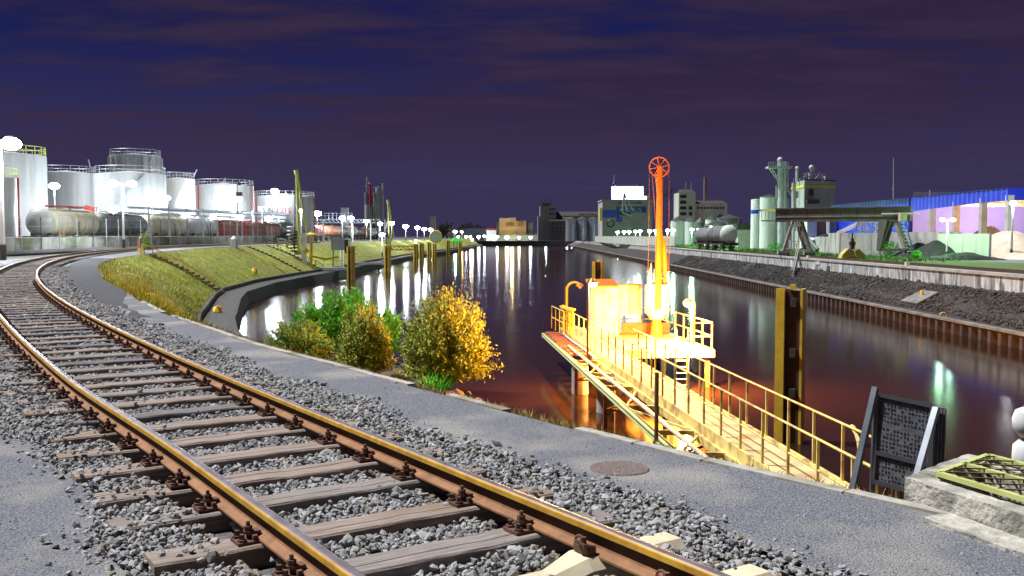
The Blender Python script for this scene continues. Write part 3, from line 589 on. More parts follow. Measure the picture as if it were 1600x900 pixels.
b = B(E); b.beam((gl(45) - .4, 45, DZ + 1.3), (gl(43.6), 43.6, DZ + 1.25), .12, .1); b.ob('top_bar', YEL, E)
# loading arm
mx = X(1027, 43.6); my = 43.6; mz = Z(262, my)
E = T('loading_mast', 'tall orange loading arm with a spoked pulley wheel at its top', 'loading arm', (mx, my, DZ))
B(E).rev([(.36, .03), (.36, .08), (.3, .1), (.19, .9)], (mx, my, DZ), 14).ob('pedestal', ORG, E, True)
b = B(E); b.cyl((mx, my, DZ + .8), (mx, my, Z(440, my)), .16, n=12); b.ob('riser', ORG, E, True)
b = B(E); b.box((mx - .02, my - .1, DZ + 1.75), (1.02, .5, 1.3)); 
b.ob('counterweight_housing', M('cabin_white', (.8, .74, .56)), E)
b = B(E); b.rev([(.001, -.42), (.3, -.36), (.46, -.12), (.46, .1)], (mx - .02, my - .1, DZ + 1.2), 14); b.ob('housing_bowl', M('cabin_white', (.8, .74, .56)), E, True)
B(E).cyl((mx, my - .28, DZ + 1.1), (mx + .06, my - .28, mz + .05), .165, .13, n=14).ob('mast', ORG, E, True)
wc = Vector((mx + .02, my - .3, mz)); b = B(E); b.ring(wc, .44, .03, Vector((0, 1, 0)), 28, 6); b.cyl(wc + Vector((0, -.08, 0)), wc + Vector((0, .08, 0)), .1, n=10)
w_ = b.ob('pulley_wheel', ORG, E, True)
for k in range(8): a = k * math.pi / 4 + .2; B(E).beam(wc + Vector((math.cos(a) * .08, 0, math.sin(a) * .08)), wc + Vector((math.cos(a) * .43, 0, math.sin(a) * .43)), .035, .035).ob('spoke', ORG, w_)
b = B(E); b.tube([(mx - .05, my, mz - .3), (mx + .22, my, Z(385, my))], .07, 8); b.cyl((mx + .24, my, Z(372, my)), (mx + .36, my, Z(420, my)), .14, n=10); b.tube([(mx + .36, my, Z(420, my)), (mx + .36, my, Z(455, my)), (mx + .2, my, Z(470, my))], .1, 8); b.ob('hanging_arm', ORG, E, True)
b = B(E); b.ring((mx + .2, my - .1, Z(442, my)), .24, .06, Vector((0, 1, .2)).normalized(), 18, 6); b.cyl((mx + .05, my - .2, Z(437, my)), (mx + .05, my + .1, Z(437, my)), .12, n=10); b.ob('swivel_joint', REDP, E, True)
b = B(E); b.beam((mx - .42, my - .3, mz), (mx - .45, my - .3, DZ + 2.3), .018, .018); b.beam((mx + .46, my - .3, mz), (mx + .5, my - .3, DZ + 1.6), .018, .018); b.beam((mx - .3, my - .3, mz - .3), (mx + .02, my, Z(390, my)), .03, .03); b.ob('cables', RUST, E)
b = B(E); b.prism([(mx - .42, my, Z(440, my)), (mx - .22, my, Z(440, my)), (mx - .26, my, Z(410, my))], (0, .08, 0)); b.ob('grey_bracket', GALV, E)
# lamps of the platform
LAMPO = EM('sodium_glow', (1., .48, .1), 60.); LAMPC = EM('cool_lamp', CW, 40.); LAMPG = EM('green_white_lamp', (.55, 1., .8), 40.); LAMPW = EM('warm_lamp', WARM, 50.)
def goose(label, base, h, mat, hd, lit, W=0, r=.05, reach=.5):
    E = T('gooseneck_lamp', label, 'lamp', base, 'lamps on the loading bridge'); B0 = Vector(base); hd = Vector((*hd, 0)).normalized()
    b = B(E); top = B0 + Vector((0, 0, h)); b.tube([B0, top] + [top + hd * (reach * .5 * (1 - math.cos(a))) + Vector((0, 0, reach * .5 * math.sin(a))) for a in np.linspace(.3, 2.2, 8)], r, 8); b.ob('pole', mat, E, True)
    e = top + hd * (reach * .85) + Vector((0, 0, reach * .33)); b = B(E); b.rev([(.001, .1), (.08, .09), (.2, -.02), (.21, -.06)], e, 14); b.ob('lamp_shade', ORG if not lit else CREAM, E, True)
    b = B(E); b.sph(e + Vector((0, 0, -.1)), .16 if lit else .1, 12, .8); b.ob('bulb', LAMPO if lit else CREAM, E, True)
    if lit: light('lamp_light', e - Vector(base) + Vector((0, -.05, -.32)), SOD, W, .12, E)
    return E
goose('unlit yellow gooseneck lamp with a bare hood at the left end of the red deck', (X(886, 47), 47, -3.0), 2.1, YEL, (1, -.1), False, r=.055, reach=.75)
goose('burning sodium lamp on the railing side right of the orange loading arm', (X(1086, 40.5), 40.5, DZ), 1.75, ORG, (-1, 0), True, 3500, .045, .35)
goose('burning sodium lamp bracketed before the cream cabin, on a dark post', (X(919, 36.5), 36.5, -3.1), 2.9, RUST, (1, 1.9), True, 5600, .045, .6)
goose('burning sodium lamp low at the platform front above the ladder', (X(1046, 38), 38., DZ - .1), .28, CREAM, (1, -.25), True, 8500, .035, .85)
for lab, px, D, y0, y1 in (('dark bare post standing at the left end of the red deck', 884, 47.5, 525, 447), ('dark red bare post standing on the green edge beam', 1028, 21.6, 690, 582)):
    tag(B().cyl((X(px, D), D, Z(y0, D)), (X(px, D), D, Z(y1, D)), .05, n=8).ob('steel_post', RUST), lab, 'post')
# mooring piles: pairs of yellow-fronted sheet sections
def pile(label, px, D, w, ztop, dep=.5):
    x = X(px, D); E = T('mooring_pile', label, 'mooring pile', (x, D, -5.5), 'steel mooring piles standing in the canal')
    b = B(E); b.bx((x - w * .5, D - .05, -5.5), (x - w * .17, D + .05, ztop)); b.ob('face_plate', YEL, E)
    b = B(E); b.bx((x - w * .17, D + .06, -5.5), (x + w * .41, D + .12, ztop - .05)); b.bx((x - w * .5, D + .05, -5.5), (x - w * .42, D + dep, ztop)); b.ob('web', M('pile_web', (.1, .045, .03), (.05, .03, .025), 3., .7), E)
    b = B(E); b.bx((x + w * .41, D - .02, -5.5), (x + w * .5, D + dep, ztop)); b.ob('flange', YEL, E)
    for k, z in enumerate((ztop - .4, ztop - 1.9, ztop - 3.1)): B(E).bx((x + w * .05, D - .08, z - .13), (x + w * .27, D + .06, z + .13)).ob('mooring_bitt', DARKST, E)
    B(E).box((x + w * .1, D + .1, ztop + .05), (.16, .16, .14)).ob('lifting_eye', YEL, E)
    E.rotation_euler = (0, 0, -.5)
    return E
pile('thick yellow mooring pile right of the gangway, nearest of all the piles', 1235, 28.4, .78, .17)
pile('yellow mooring pile behind the cream cabin of the platform', 933, 64, .68, .05)
# ---------------------------------------------------------------- black slotted panel, concrete block with grating, white bollard
D = 7.6; E = T('slotted_panel', 'black slotted plastic panel stack propped up between two dark struts', 'panel', P(1410, 760, D))
p00, p10, p01, p11 = P(1364, 752, D), P(1452, 775, D - .25), P(1370, 616, D + .12), P(1460, 641, D - .13)
uu = (p10 - p00); vv = (p01 - p00); nn = uu.cross(vv).normalized()
def panel(E, o_, u, v, n, th, mat, name):
    fr = B(E); w = .035
    L, H = u.length, v.length; ud, vd = u.normalized(), v.normalized()
    fr.frame(o_ + u * .5 + v * .5 - n * th * .5, ud, n, vd, L, th, H)
    b_ = fr.ob(name, mat, E)
    b = B(E)
    for k in (0, 1, 3):
        c = o_ + v * (k / 3) + u * .5; b.frame(c + n * .008, ud, n, vd, L, .022, w)
    for k in (0, 1): b.frame(o_ + u * k + v * .5 + n * .009, ud, n, vd, w if k != .5 else .02, .022, H)
    b.ob('panel_frame', M('black_frame', (.06, .062, .068), None, 5., .4), b_)
    b = B(E); r = random.Random(3)
    for i in range(16):
        for j in range(21):
            if j % 7 == 0: continue
            if r.random() < .12: continue
            c = o_ + u * ((i + .5 + r.uniform(-.15, .15)) / 16) + v * ((j + .1 + r.uniform(-.1, .1)) / 21)
            b.frame(c + n * .0015, ud, n, vd, L / 16 * r.uniform(.3, .62), .004, H / 21 * r.uniform(.3, .6))
    o = b.ob('slots', M('panel_slot', (.008, .008, .009), None, 30., .6), b_); o['kind'] = 'stuff'
    return b_
if nn.y > 0: nn = -nn
panel(E, p00, uu, vv, nn, .035, BLACKM, 'front_panel')
for k in range(1, 5):
    o_ = p00 - nn * (.055 * k) + uu * (.035 * k); 
    b = B(E); b.frame(o_ + uu * .5 + vv * .5, uu.normalized(), nn, vv.normalized(), uu.length, .034, vv.length * (1 + .008 * (k % 2))); b.ob('stacked_panel', BLACKM, E)
STR = M('strut_steel', (.09, .1, .12), (.06, .07, .08), 4., .35, metal=.4)
B(E).beam(P(1368, 606, D - .25), P(1324, 800, D - .6), .042, .05).ob('strut', STR, E); B(E).beam(P(1463, 638, D - .45), P(1424, 775, D - .75), .042, .05).ob('strut', STR, E)
B(E).beam(p00 + Vector((0, 0, -.25)) + nn * .03, p01 + nn * .03, .035, .035).ob('stile', STR, E)
b = B(E); 
for k in range(6): b.tube([p00 + uu * (.25 + .12 * k) - nn * .02, p00 + uu * (.22 + .13 * k) - vv * .1 - nn * .04, p00 + uu * (.24 + .12 * k) - vv * .3 - nn * .03], .012, 5)
b.ob('loose_straps', BLACKM, E)
E = T('concrete_block', 'rough weathered concrete block with a recessed top at the path edge', 'concrete block', (2.9, 6.2, 0))
RCON = M('rough_concrete', (.5, .47, .4), (.24, .23, .2), 5., .95, bump=1.2, bsc=22, c3=(.17, .17, .13), sc3=2.5)
def rough(b, sub=.05):
    o = None; return b
a0 = P(1413, 752, 6.3); a1 = P(1513, 719, 6.95); a2 = P(1820, 815, 5.6); a3 = a0 + (a2 - a1)
zt = .14
def lip(name, poly, z0, z1, mat):
    b = B(E); n = len(poly); b.prism([Vector((p[0], p[1], z0)) for p in poly], (0, 0, z1 - z0)); return b.ob(name, mat, E)
A0, A1, A2, A3 = [Vector((p.x, p.y)) for p in (a0, a1, a2, a3)]
e_ = (A3 - A0).normalized(); g_ = (A1 - A0).normalized(); LL = (A3 - A0).length; GG = (A1 - A0).length
def blk(u0, u1, v0, v1, z0, z1, name='block_wall', mat=RCON, jit=.012):
    nu = max(2, int((u1 - u0) / .06)); nv = max(2, int((v1 - v0) / .06)); nz = 4; b = B(E); r = random.Random(int(u0 * 100 + v0 * 10))
    def pt(u, v, z):
        q = A0 + e_ * u + g_ * v; w = noise.noise(Vector((q.x * 9, q.y * 9, z * 9))); w2 = noise.noise(Vector((q.x * 25, q.y * 25, z * 25 + 5)))
        return Vector((q.x + jit * w, q.y + jit * w2, z + (jit * .7 * w2 if z > z0 + .001 else 0)))
    us = np.linspace(u0, u1, nu + 1); vs = np.linspace(v0, v1, nv + 1); zs = np.linspace(z0, z1, nz + 1)
    def grid(f, A, C):
        n = len(b.v); 
        for x in A:
            for y in C: b.v.append(f(x, y))
        m = len(C)
        for i in range(len(A) - 1):
            for j in range(m - 1): b.f.append([n + i * m + j, n + i * m + j + 1, n + (i + 1) * m + j + 1, n + (i + 1) * m + j]); b.m.append(0)
    grid(lambda u, v: pt(u, v, z1), us, vs); grid(lambda u, z: pt(u, v0, z), us, zs); grid(lambda u, z: pt(u, v1, z), us, zs); grid(lambda v, z: pt(u0, v, z), vs, zs); grid(lambda v, z: pt(u1, v, z), vs, zs)
    return b.ob(name, mat, E, True)
blk(0, LL, 0, .2, -.4, zt - .01); blk(0, .17, .2, GG, -.4, zt); blk(.17, LL, GG - .14, GG, -.4, zt - .004); blk(.17, LL, .2, GG - .14, -.4, -.22, 'pit_floor', SOILM)
blk(.34, LL - .1, -.26, -.01, -.4, .0, 'lower_step')
E = T('pit_grating', 'yellow green steel frame with diamond mesh covering the pit in the block', 'grating', (3.1, 6.3, zt))
def UV(u, v, z): q = A0 + e_ * u + g_ * v; return Vector((q.x, q.y, z))
g0, g1, h0, h1 = .2, LL - .02, .16, GG - .05; PG = M('grating_paint', (.5, .55, .2), (.36, .38, .12), 6., .55)
for a, c in (((g0, h0), (g1, h0)), ((g0, h1), (g1, h1)), ((g0, h0), (g0, h1)), ((g1, h0), (g1, h1)), ((g0, (h0 + h1) / 2), (g1, (h0 + h1) / 2))): B(E).beam(UV(*a, zt + .035), UV(*c, zt + .035), .04, .03).ob('frame_bar', PG, E)
MESHM = M('mesh_wire', (.2, .17, .08), (.12, .1, .05), 9., .6)
n = 9
for k in range(-4, 12):
    for sgn in (1, -1):
        u0 = g0 + (g1 - g0) * k / 8; 
        t0_, t1_ = 0., 1.; du = sgn * (h1 - h0) * .9
        pts = [(u0 + du * t, h0 + (h1 - h0) * t) for t in np.linspace(0, 1, 30)]; pts = [p for p in pts if g0 <= p[0] <= g1]
        if len(pts) > 2: B(E).beam(UV(*pts[0], zt + .042 + .006 * sgn), UV(*pts[-1], zt + .042 + .006 * sgn), .012, .008).ob('mesh_bar', MESHM, E)
D = 7.3; E = T('white_bollard', 'white painted lobed bollard at the right edge behind the grating', 'bollard', P(1606, 740, D))
bz = P(1606, 735, D)
b = B(E); b.rev([(.08, -.35), (.1, -.02), (.115, .1), (.11, .19), (.07, .235), (.05, .25), (.07, .265), (.115, .32), (.12, .4), (.1, .46), (.055, .485), (.001, .49)], bz, 18); b.ob('body', WHITE, E, True)
B(E).rev([(.03, .485), (.045, .5), (.03, .52), (.001, .521)], bz, 10).ob('cap', DARKST, E, True)
o = B(); o.rev([(.001, 0), (.22, .001), (.24, -.02)], P(968, 731, 1.73 * 1500 / (731 - 369)).xy.to_3d() + Vector((0, 0, -.016)), 18); o = o.ob('gravel_patch', M('reddish_grit', (.27, .2, .175), (.11, .09, .085), 48., .95, bump=1.5, bsc=70)); tag(o, 'round reddish gravel patch set in the grey path', 'gravel patch')
# ---------------------------------------------------------------- left bank: wall, fence, train, tanks
E = T('concrete_wall', 'long low stained concrete wall behind the curved track on the left', 'wall', (-46, 90, .4))
WST = M('wall_panel', (.5, .5, .46), (.26, .28, .22), .8, .9, bump=.3, stretch=(1.4, 1.4, .25), c3=(.16, .18, .1), sc3=.3)
wl = [Vector(q) for q in ((-60, 62, 0), (-50.5, 78, 0), (-47, 88, 0), (-44.6, 102, 0), (-43.6, 122, 0), (-43.2, 150, 0), (-43.2, 175, 0))]
wp = []
for a, c in zip(wl[:-1], wl[1:]):
    L = (c - a).length; n = max(1, round(L / 3.)); wp += [a.lerp(c, k / n) for k in range(n)]
wp.append(wl[-1])
for a, c in zip(wp[:-1], wp[1:]):
    z = ramp(a.y); d = (c - a).normalized() * .015; B(E).beam(a + d + Vector((0, 0, z + .45)), c - d + Vector((0, 0, z + .45)), .2, 1.5).ob('wall_panel', WST, E)
B(E).tube([p + Vector((0, 0, ramp(p.y) + 1.22)) for p in wp], .06, 4).ob('coping', CONC, E)
E = T('mesh_fence', 'thin grey steel posts and wires of the fence before the tank wagons', 'fence', (-45.5, 90, .4))
for k, p in enumerate(wp):
    B(E).cyl(p + Vector((.35, -.3, ramp(p.y) - .1)), p + Vector((.35, -.3, ramp(p.y) + 3.2)), .045, n=6).ob('fence_post', GALV if k % 3 else DARKST, E)
for z in (.5, 1.4, 2.3, 3.1): B(E).tube([p + Vector((.35, -.3, ramp(p.y) + z)) for p in wp], .012, 3).ob('fence_wire', GALV, E)
# second track beside the curve
E = T('siding_track', 'second railway siding along the foot of the concrete wall', 'railway track', (-41, 90, .4))
sp_ = [Vector((x, y, ramp(y) + .02)) for x, y in ((-50, 52), (-44, 62), (-40.5, 72), (-40.2, 80), (-41.2, 88), (-42, 100), (-42, 125), (-41.8, 160), (-42.2, 210))]
for o_ in (0, 1.5):
    b = B(E)
    for a, c in zip(sp_[:-1], sp_[1:]): b.beam(a + Vector((-o_, 0, .08)), c + Vector((-o_, 0, .08)), .07, .16)
    b.ob('rail', RAILTOP, E)
b = B(E)
for a, c in zip(sp_[:-1], sp_[1:]): b.beam(a + Vector((-.75, 0, -.04)), c + Vector((-.75, 0, -.04)), 2.6, .08)
b.ob('ballast', BEDM, E)
BEIGE = M('wagon_beige', (.6, .55, .38), (.42, .38, .27), 1.2, .5, stretch=(1, 1, .4)); WGREY = M('wagon_grey', (.2, .21, .2), (.1, .105, .1), 1.2, .5, stretch=(1, 1, .4)); WWHT = M('wagon_pale', (.55, .56, .54), (.33, .34, .33), 1.2, .5, stretch=(1, 1, .4)); WRED = M('wagon_red', (.4, .1, .07), (.26, .06, .045), 1.2, .6, stretch=(1, 1, .4)); WORA = M('wagon_orange', (.5, .2, .11), (.35, .13, .07), 1.2, .6)
UNDER = M('bogie_black', (.03, .028, .026), (.05, .04, .035), 4., .8)
def running_gear(E, y0, L, z):
    b = B(E); x = E.location.x; b.bx((x - 1.2, y0 + .3, z + .95), (x + 1.2, y0 + L - .3, z + 1.2)); b.bx((x - 1.35, y0 - .0, z + .95), (x + 1.35, y0 + .35, z + 1.35)); b.bx((x - 1.35, y0 + L - .35, z + .95), (x + 1.35, y0 + L, z + 1.35)); b.ob('underframe', UNDER, E)
    for yy in (y0 + 1.6, y0 + 3.4, y0 + L - 3.4, y0 + L - 1.6):
        b = B(E)
        for s in (-.75, .75): b.cyl((x + s - .07, yy, z + .47), (x + s + .07, yy, z + .47), .46, n=14)
        b.cyl((x - .75, yy, z + .47), (x + .75, yy, z + .47), .08, n=6); b.ob('wheelset', UNDER, E)
    for yy in (y0 + 2.5, y0 + L - 2.5):
        b = B(E)
        for s in (-1.0, 1.0): b.bx((x + s - .06, yy - 1.2, z + .4), (x + s + .06, yy + 1.2, z + .7))
        b.ob('bogie', UNDER, E)
    b = B(E)
    for yy, s in ((y0, -1), (y0 + L, 1)):
        for sx in (-.87, .87): b.cyl((x + sx, yy, z + 1.1), (x + sx, yy + s * .5, z + 1.1), .09, n=8); b.cyl((x + sx, yy + s * .5, z + 1.1), (x + sx, yy + s * .56, z + 1.1), .24, n=10)
    b.ob('buffers', UNDER, E)
def tank_wagon(label, x, y0, z, L, mat, r=1.42, straps=5, group='tank wagons of the train', mat2=None):
    E = T('tank_wagon', label, 'tank wagon', (x, y0, z), group); zc = z + 1.3 + r
    pr = [(.001, .25), (r * .45, .32), (r * .8, .58), (r * .96, .9), (r, 1.2), (r, L - 1.2), (r * .96, L - .9), (r * .8, L - .58), (r * .45, L - .32), (.001, L - .25)]
    if mat2:
        B(E).rev(pr[:5], (x, y0, zc), 28, 'y').ob('tank_end', mat2, E, True); B(E).rev(pr[4:], (x, y0, zc), 28, 'y').ob('barrel', mat, E, True)
    else: B(E).rev(pr, (x, y0, zc), 28, 'y').ob('barrel', mat, E, True)
    for k in range(straps):
        yy = y0 + 1.4 + (L - 2.8) * k / max(1, straps - 1); B(E).rev([(r + .001, -.06), (r + .035, -.06), (r + .035, .06), (r + .001, .06)], (x, yy, zc), 28, 'y').ob('strap', mat, E, True)
    b = B(E); b.cyl((x, y0 + L / 2, zc + r - .1), (x, y0 + L / 2, zc + r + .25), .4, n=12); b.ob('hatch', mat, E)
    b = B(E)
    for s in (-.45, .45): b.beam((x + s, y0 + 1.6, zc + r + .22), (x + s, y0 + L - 1.6, zc + r + .22), .25, .04)
    b.ob('walkway', UNDER, E)
    b = B(E)
    for s in (-.2, .2): b.tube([(x + r + .12, y0 + L / 2 + s, z + .9), (x + r + .12, y0 + L / 2 + s, zc), (x + .5, y0 + L / 2 + s, zc + r + .3)], .025, 4)
    for k in range(8): b.cyl((x + r + .12, y0 + L / 2 - .2, z + 1 + k * .25), (x + r + .12, y0 + L / 2 + .2, z + 1 + k * .25), .018, n=4)
    b.ob('ladder', UNDER, E)
    for yy in (y0 + 1.4, y0 + L - 1.4): B(E).bx((x - 1., yy - .35, z + 1.15), (x + 1., yy + .35, z + 1.75)).ob('saddle', UNDER, E)
    running_gear(E, y0, L, z); return E
def hopper_wagon(label, x, y0, z, L, mat, group='covered wagons of the train'):
    E = T('hopper_wagon', label, 'goods wagon', (x, y0, z), group); h = 2.75
    B(E).prism([(x - 1.4, y0 + .2, z + 1.25), (x + 1.4, y0 + .2, z + 1.25), (x + 1.45, y0 + .2, z + 1.25 + h * .72), (x + 1.0, y0 + .2, z + 1.25 + h * .93), (x + .35, y0 + .2, z + 1.25 + h), (x - .35, y0 + .2, z + 1.25 + h), (x - 1.0, y0 + .2, z + 1.25 + h * .93), (x - 1.45, y0 + .2, z + 1.25 + h * .72)], (0, L - .4, 0)).ob('body', mat, E)
    for k in range(9): yy = y0 + .5 + (L - 1) * k / 8; B(E).bx((x + 1.4, yy - .05, z + 1.25), (x + 1.5, yy + .05, z + 1.25 + h * .7)).ob('side_rib', mat, E)
    b = B(E); b.bx((x - .5, y0 + .4, z + 1.25 + h), (x + .5, y0 + L - .4, z + 1.3 + h)); b.ob('roof_walk', UNDER, E)
    running_gear(E, y0, L, z); return E
def trx(D): return -49.6 + .9 * min(1, (D - 100) / 40)
D = 100.; fleet = [('beige', BEIGE, 't'), ('dark', WGREY, 't'), ('beige', BEIGE, 't'), ('grey', WWHT, 't'), ('rust', WRED, 'h'), ('red', WRED, 'h'), ('tan', WORA, 'h'), ('black', WGREY, 't'), ('grey', WWHT, 'h'), ('red', WRED, 'h'), ('tan', WORA, 't'), ('rust', WORA, 't'), ('grey', WGREY, 't'), ('beige', BEIGE, 't'), ('dark', WGREY, 't'), ('tan', WORA, 't'), ('pale', WWHT, 't'), ('dark', WGREY, 't')]
names = ['beige tank wagon with white lettering, nearest end of the train', 'dark grey ribbed tank wagon behind the first beige one', 'second beige tank wagon, behind the dark grey one', 'pale tank wagon between the beige tank wagon and the rusty covered wagon', 'rust coloured covered wagon behind the pale tank wagon', 'red covered wagon following the rust coloured one', 'orange tan covered wagon left of the yellow loading mast', 'black tank wagon right behind the yellow loading mast', 'pale grey covered wagon following the black tank wagon', 'bright red covered wagon under the end of the pipe rack', 'orange tan tank wagon following the bright red covered wagon', 'rust orange tank wagon left of the far yellow loading mast', 'dark tank wagon just beyond the far yellow loading mast', 'beige tank wagon between two dark ones beyond the far mast', 'second dark tank wagon beyond the far yellow mast', 'orange tank wagon under the far row of lamps', 'pale tank wagon second from the far end of the train', 'dark tank wagon at the far end of the train']
for i, (c, m, k) in enumerate(fleet):
    x = trx(D); z = ramp(D)
    if k == 't':
        L = 13.2; e = tank_wagon(names[i], x, D, z, L, m, 1.5 if c == 'beige' else 1.38, 9 if c == 'dark' else 5, mat2=M('tank_end_grey', (.4, .41, .39), (.3, .31, .3), 1.2, .5) if i == 0 else None)
    else: L = 12.4; e = hopper_wagon(names[i], x, D, z, L, m)
    if i == 0:
        text('GVTG', .95, WHITE, e, (1.5, 2.3, 2.85), (math.pi / 2, 0, math.pi / 2))
        B(e).box((x + 1.45, D + 3.2, z + 1.6), (.06, .5, .4)).ob('orange_plate', M('orange_plate', (.8, .2, .02), None), e)
    D += L + 1.1
# storage tanks
def tank(label, px0, px1, ytop, D, mat, red=(), rail_=True, extra=0, stairs=False, group='storage tanks of the tank farm'):
    x0, x1 = X(px0, D), X(px1, D); r = (x1 - x0) / 2; c = Vector(((x0 + x1) / 2, D + r * .0, ramp(D))); zt_ = Z(ytop, D)
    E = T('storage_tank', label, 'storage tank', c, group)
    pr = [(r, 0)]; n = 6
    for k in range(1, n + 1):
        z = (zt_ - c.z) * k / n; pr += [(r, z - .05), (r + .03, z - .04), (r + .03, z)] if k < n else [(r, z)]
    B(E).rev(pr + [(r * .99, zt_ - c.z + .02), (.001, zt_ - c.z + r * .12)], c, 44).ob('shell', mat, E, True)
    if rail_:
        for h in (.55, 1.1): B(E).ring((c.x, c.y, zt_ + h), r - .1, .035, Vector((0, 0, 1)), 40, 4).ob('handrail', YGRN if 'yellow' in label else GALV, E)
        k = max(14, int(r * 4.5))
        for j in range(k): a = 2 * math.pi * j / k; p = Vector((c.x + math.cos(a) * (r - .1), c.y + math.sin(a) * (r - .1), zt_)); B(E).beam(p, p + Vector((0, 0, 1.1)), .07, .07).ob('railing_post', YGRN if 'yellow' in label else GALV, E)
    for px in red:
        x = X(px, D - r * .3); dy = math.sqrt(max(0, r * r - min(r, abs(x - c.x)) ** 2)); B(E).beam((x, c.y - dy - .12, c.z), (x, c.y - dy - .12, zt_), .22, .12).ob('red_riser_pipe', REDP, E)
    if stairs:
        b = B(E)
        for k in range(40): a = -2.6 + k * .045; p = Vector((c.x + math.cos(a) * (r + .4), c.y + math.sin(a) * (r + .4), c.z + (zt_ - c.z) * k / 40)); b.box(p, (.8, .25, .05), a)
        b.ob('spiral_stair', GALV, E)
    return E
tank('tallest white storage tank with yellow railings at the left edge', -62, 69, 243, 128, TANKM, (-8,))
tank('smaller white tank with yellow platform before the tallest tank', -70, 26, 278, 112, TANKM, (24,))
tank('grey white tank between the tallest tank and the broad white tank', 66, 146, 271, 165, TANKM)
tank('broad white storage tank below the grey concrete tower tank', 153, 258, 273, 150, TANKM, (), True, 0, True)
e = tank('streaked grey tower tank rising behind the broad white tank', 176, 252, 244, 190, TANKG)
c = e.location
for k in range(20): a = 2 * math.pi * k / 20; r_ = (X(252, 190) - X(176, 190)) / 2 + .1; B(e).beam((c.x + math.cos(a) * r_, c.y + math.sin(a) * r_, Z(272, 190)), (c.x + math.cos(a) * r_, c.y + math.sin(a) * r_, Z(247, 190)), .4, .2).ob('pilaster', TANKG, e)
tank('narrow white tank with a side ladder right of the broad white tank', 256, 305, 280, 176, TANKM, (), True, 0, True)
tank('thin blue grey column tank in the gap left of the broad tank', 138, 156, 275, 175, TANKG, rail_=False)
tank('white tank with red riser pipes behind the pale lamp post', 304, 396, 291, 190, TANKM, (319, 392))
e = tank('low white tank with lettering band, last of the tank row', 396, 491, 308, 215, TANKM, (406, 489))
text('S', 1.5, DARKST, e, P(410, 332, 208.2) - Vector(e.location), (math.pi / 2, 0, 0)); text('NU', 1.5, DARKST, e, P(419, 332, 208.2) - Vector(e.location), (math.pi / 2, 0, 0)); text('TZEL', 1.5, M('sign_red', (.6, .04, .06), None), e, P(431, 332, 208.2) - Vector(e.location), (math.pi / 2, 0, 0))
B(e).bx((X(404, 208.6), 208.5, Z(334, 208.6)), (X(452, 208.6), 208.7, Z(322, 208.6))).ob('sign_band', WHITE, e)
# fine vent masts seen over the tanks
for i, (px, D, y0, y1, lean) in enumerate(((141, 160, 262, 249, -2.), (233, 185, 258, 247, 3), (303, 178, 275, 265, 3), (348, 190, 285, 278, 3))):
    tag(B().beam(P(px, y0, D), P(px + lean * 1.6, y1, D), .18, .18).ob('vent_boom', GALV), 'short slanted pale vent boom over the tank farm, %s from the left' % ORD[i], 'vent boom')
# pipe racks
E = T('pipe_rack', 'long pale steel pipe bridge carrying pipes behind the train', 'pipe rack', (-55, 130, .4))
PALEB = M('pale_blue_steel', (.55, .62, .66), (.42, .48, .52), 1.5, .5)
for y in (324, 333):
    b = B(E); b.beam(P(200, y, 118), P(478, y + 11, 232), .25, .25); b.ob('pipe_run', PALEB, E)
b = B(E); b.cyl(P(235, 327, 124), P(478, 338, 230), .16, n=8); b.ob('pipe_run', PALEB, E, True)
a_, c_ = P(232, 322, 120), P(478, 333, 232)
for k in range(15):
    p = a_.lerp(c_, k / 14); B(E).beam((p.x, p.y, ramp(p.y)), p, .2, .2).ob('rack_post', PALEB, E)
E = T('truss_pipe_bridge', 'pale blue truss pipe bridge with handrails ending by the far yellow mast', 'pipe bridge', (-46, 235, .4))
for y in (343, 348): B(E).beam(P(486, y, 230), P(594, y, 262), .3, .25).ob('chord', PALEB, E)
for k in range(18):
    t = k / 17; a = P(486 + 108 * t, 343, 230 + 32 * t); c = P(486 + 108 * min(1, t + 1 / 17), 348, 230 + 32 * min(1, t + 1 / 17))
    B(E).beam(a, c, .15, .15).ob('diagonal', PALEB, E)
for px in (486, 505, 551, 579, 592, 601):
    D = 230 + 32 * (px - 486) / 108; p = P(px, 343, D); B(E).beam((p.x, p.y, ramp(p.y) - .2), p, .3, .3).ob('tower_leg', WHITE, E)
for y in (333, 337): B(E).beam(P(502, y, 232), P(550, y, 250), .1, .1).ob('handrail', PALEB, E)
for k in range(9): p = P(502 + 6 * k, 343, 232 + 2.2 * k); B(E).beam(p, p + Vector((0, 0, 1.6)), .1, .1).ob('railing_post', PALEB, E)
E = T('red_pipe_frame', 'red pipe frame behind the near end of the beige tank wagon', 'pipe frame', (-55, 116, .4))
b = B(E); b.tube([(X(55, 118), 118, .4), P(55, 321, 118), P(152, 325, 126), P(152, 330, 126)], .11, 6); b.ob('pipe', REDP, E)
b = B(E); b.tube([(X(28, 118), 118, .4), P(28, 287, 118)], .14, 6); b.ob('riser', REDP, E); b = B(E); b.beam((X(17, 117), 117, .4), P(17, 318, 117), .4, .4); b.ob('purple_post', M('purple_paint', (.2, .15, .4), None), E)
b = B(E); b.tube([P(133, 324, 122), P(148, 328, 122)], .3, 8); b.ob('valve', REDP, E)
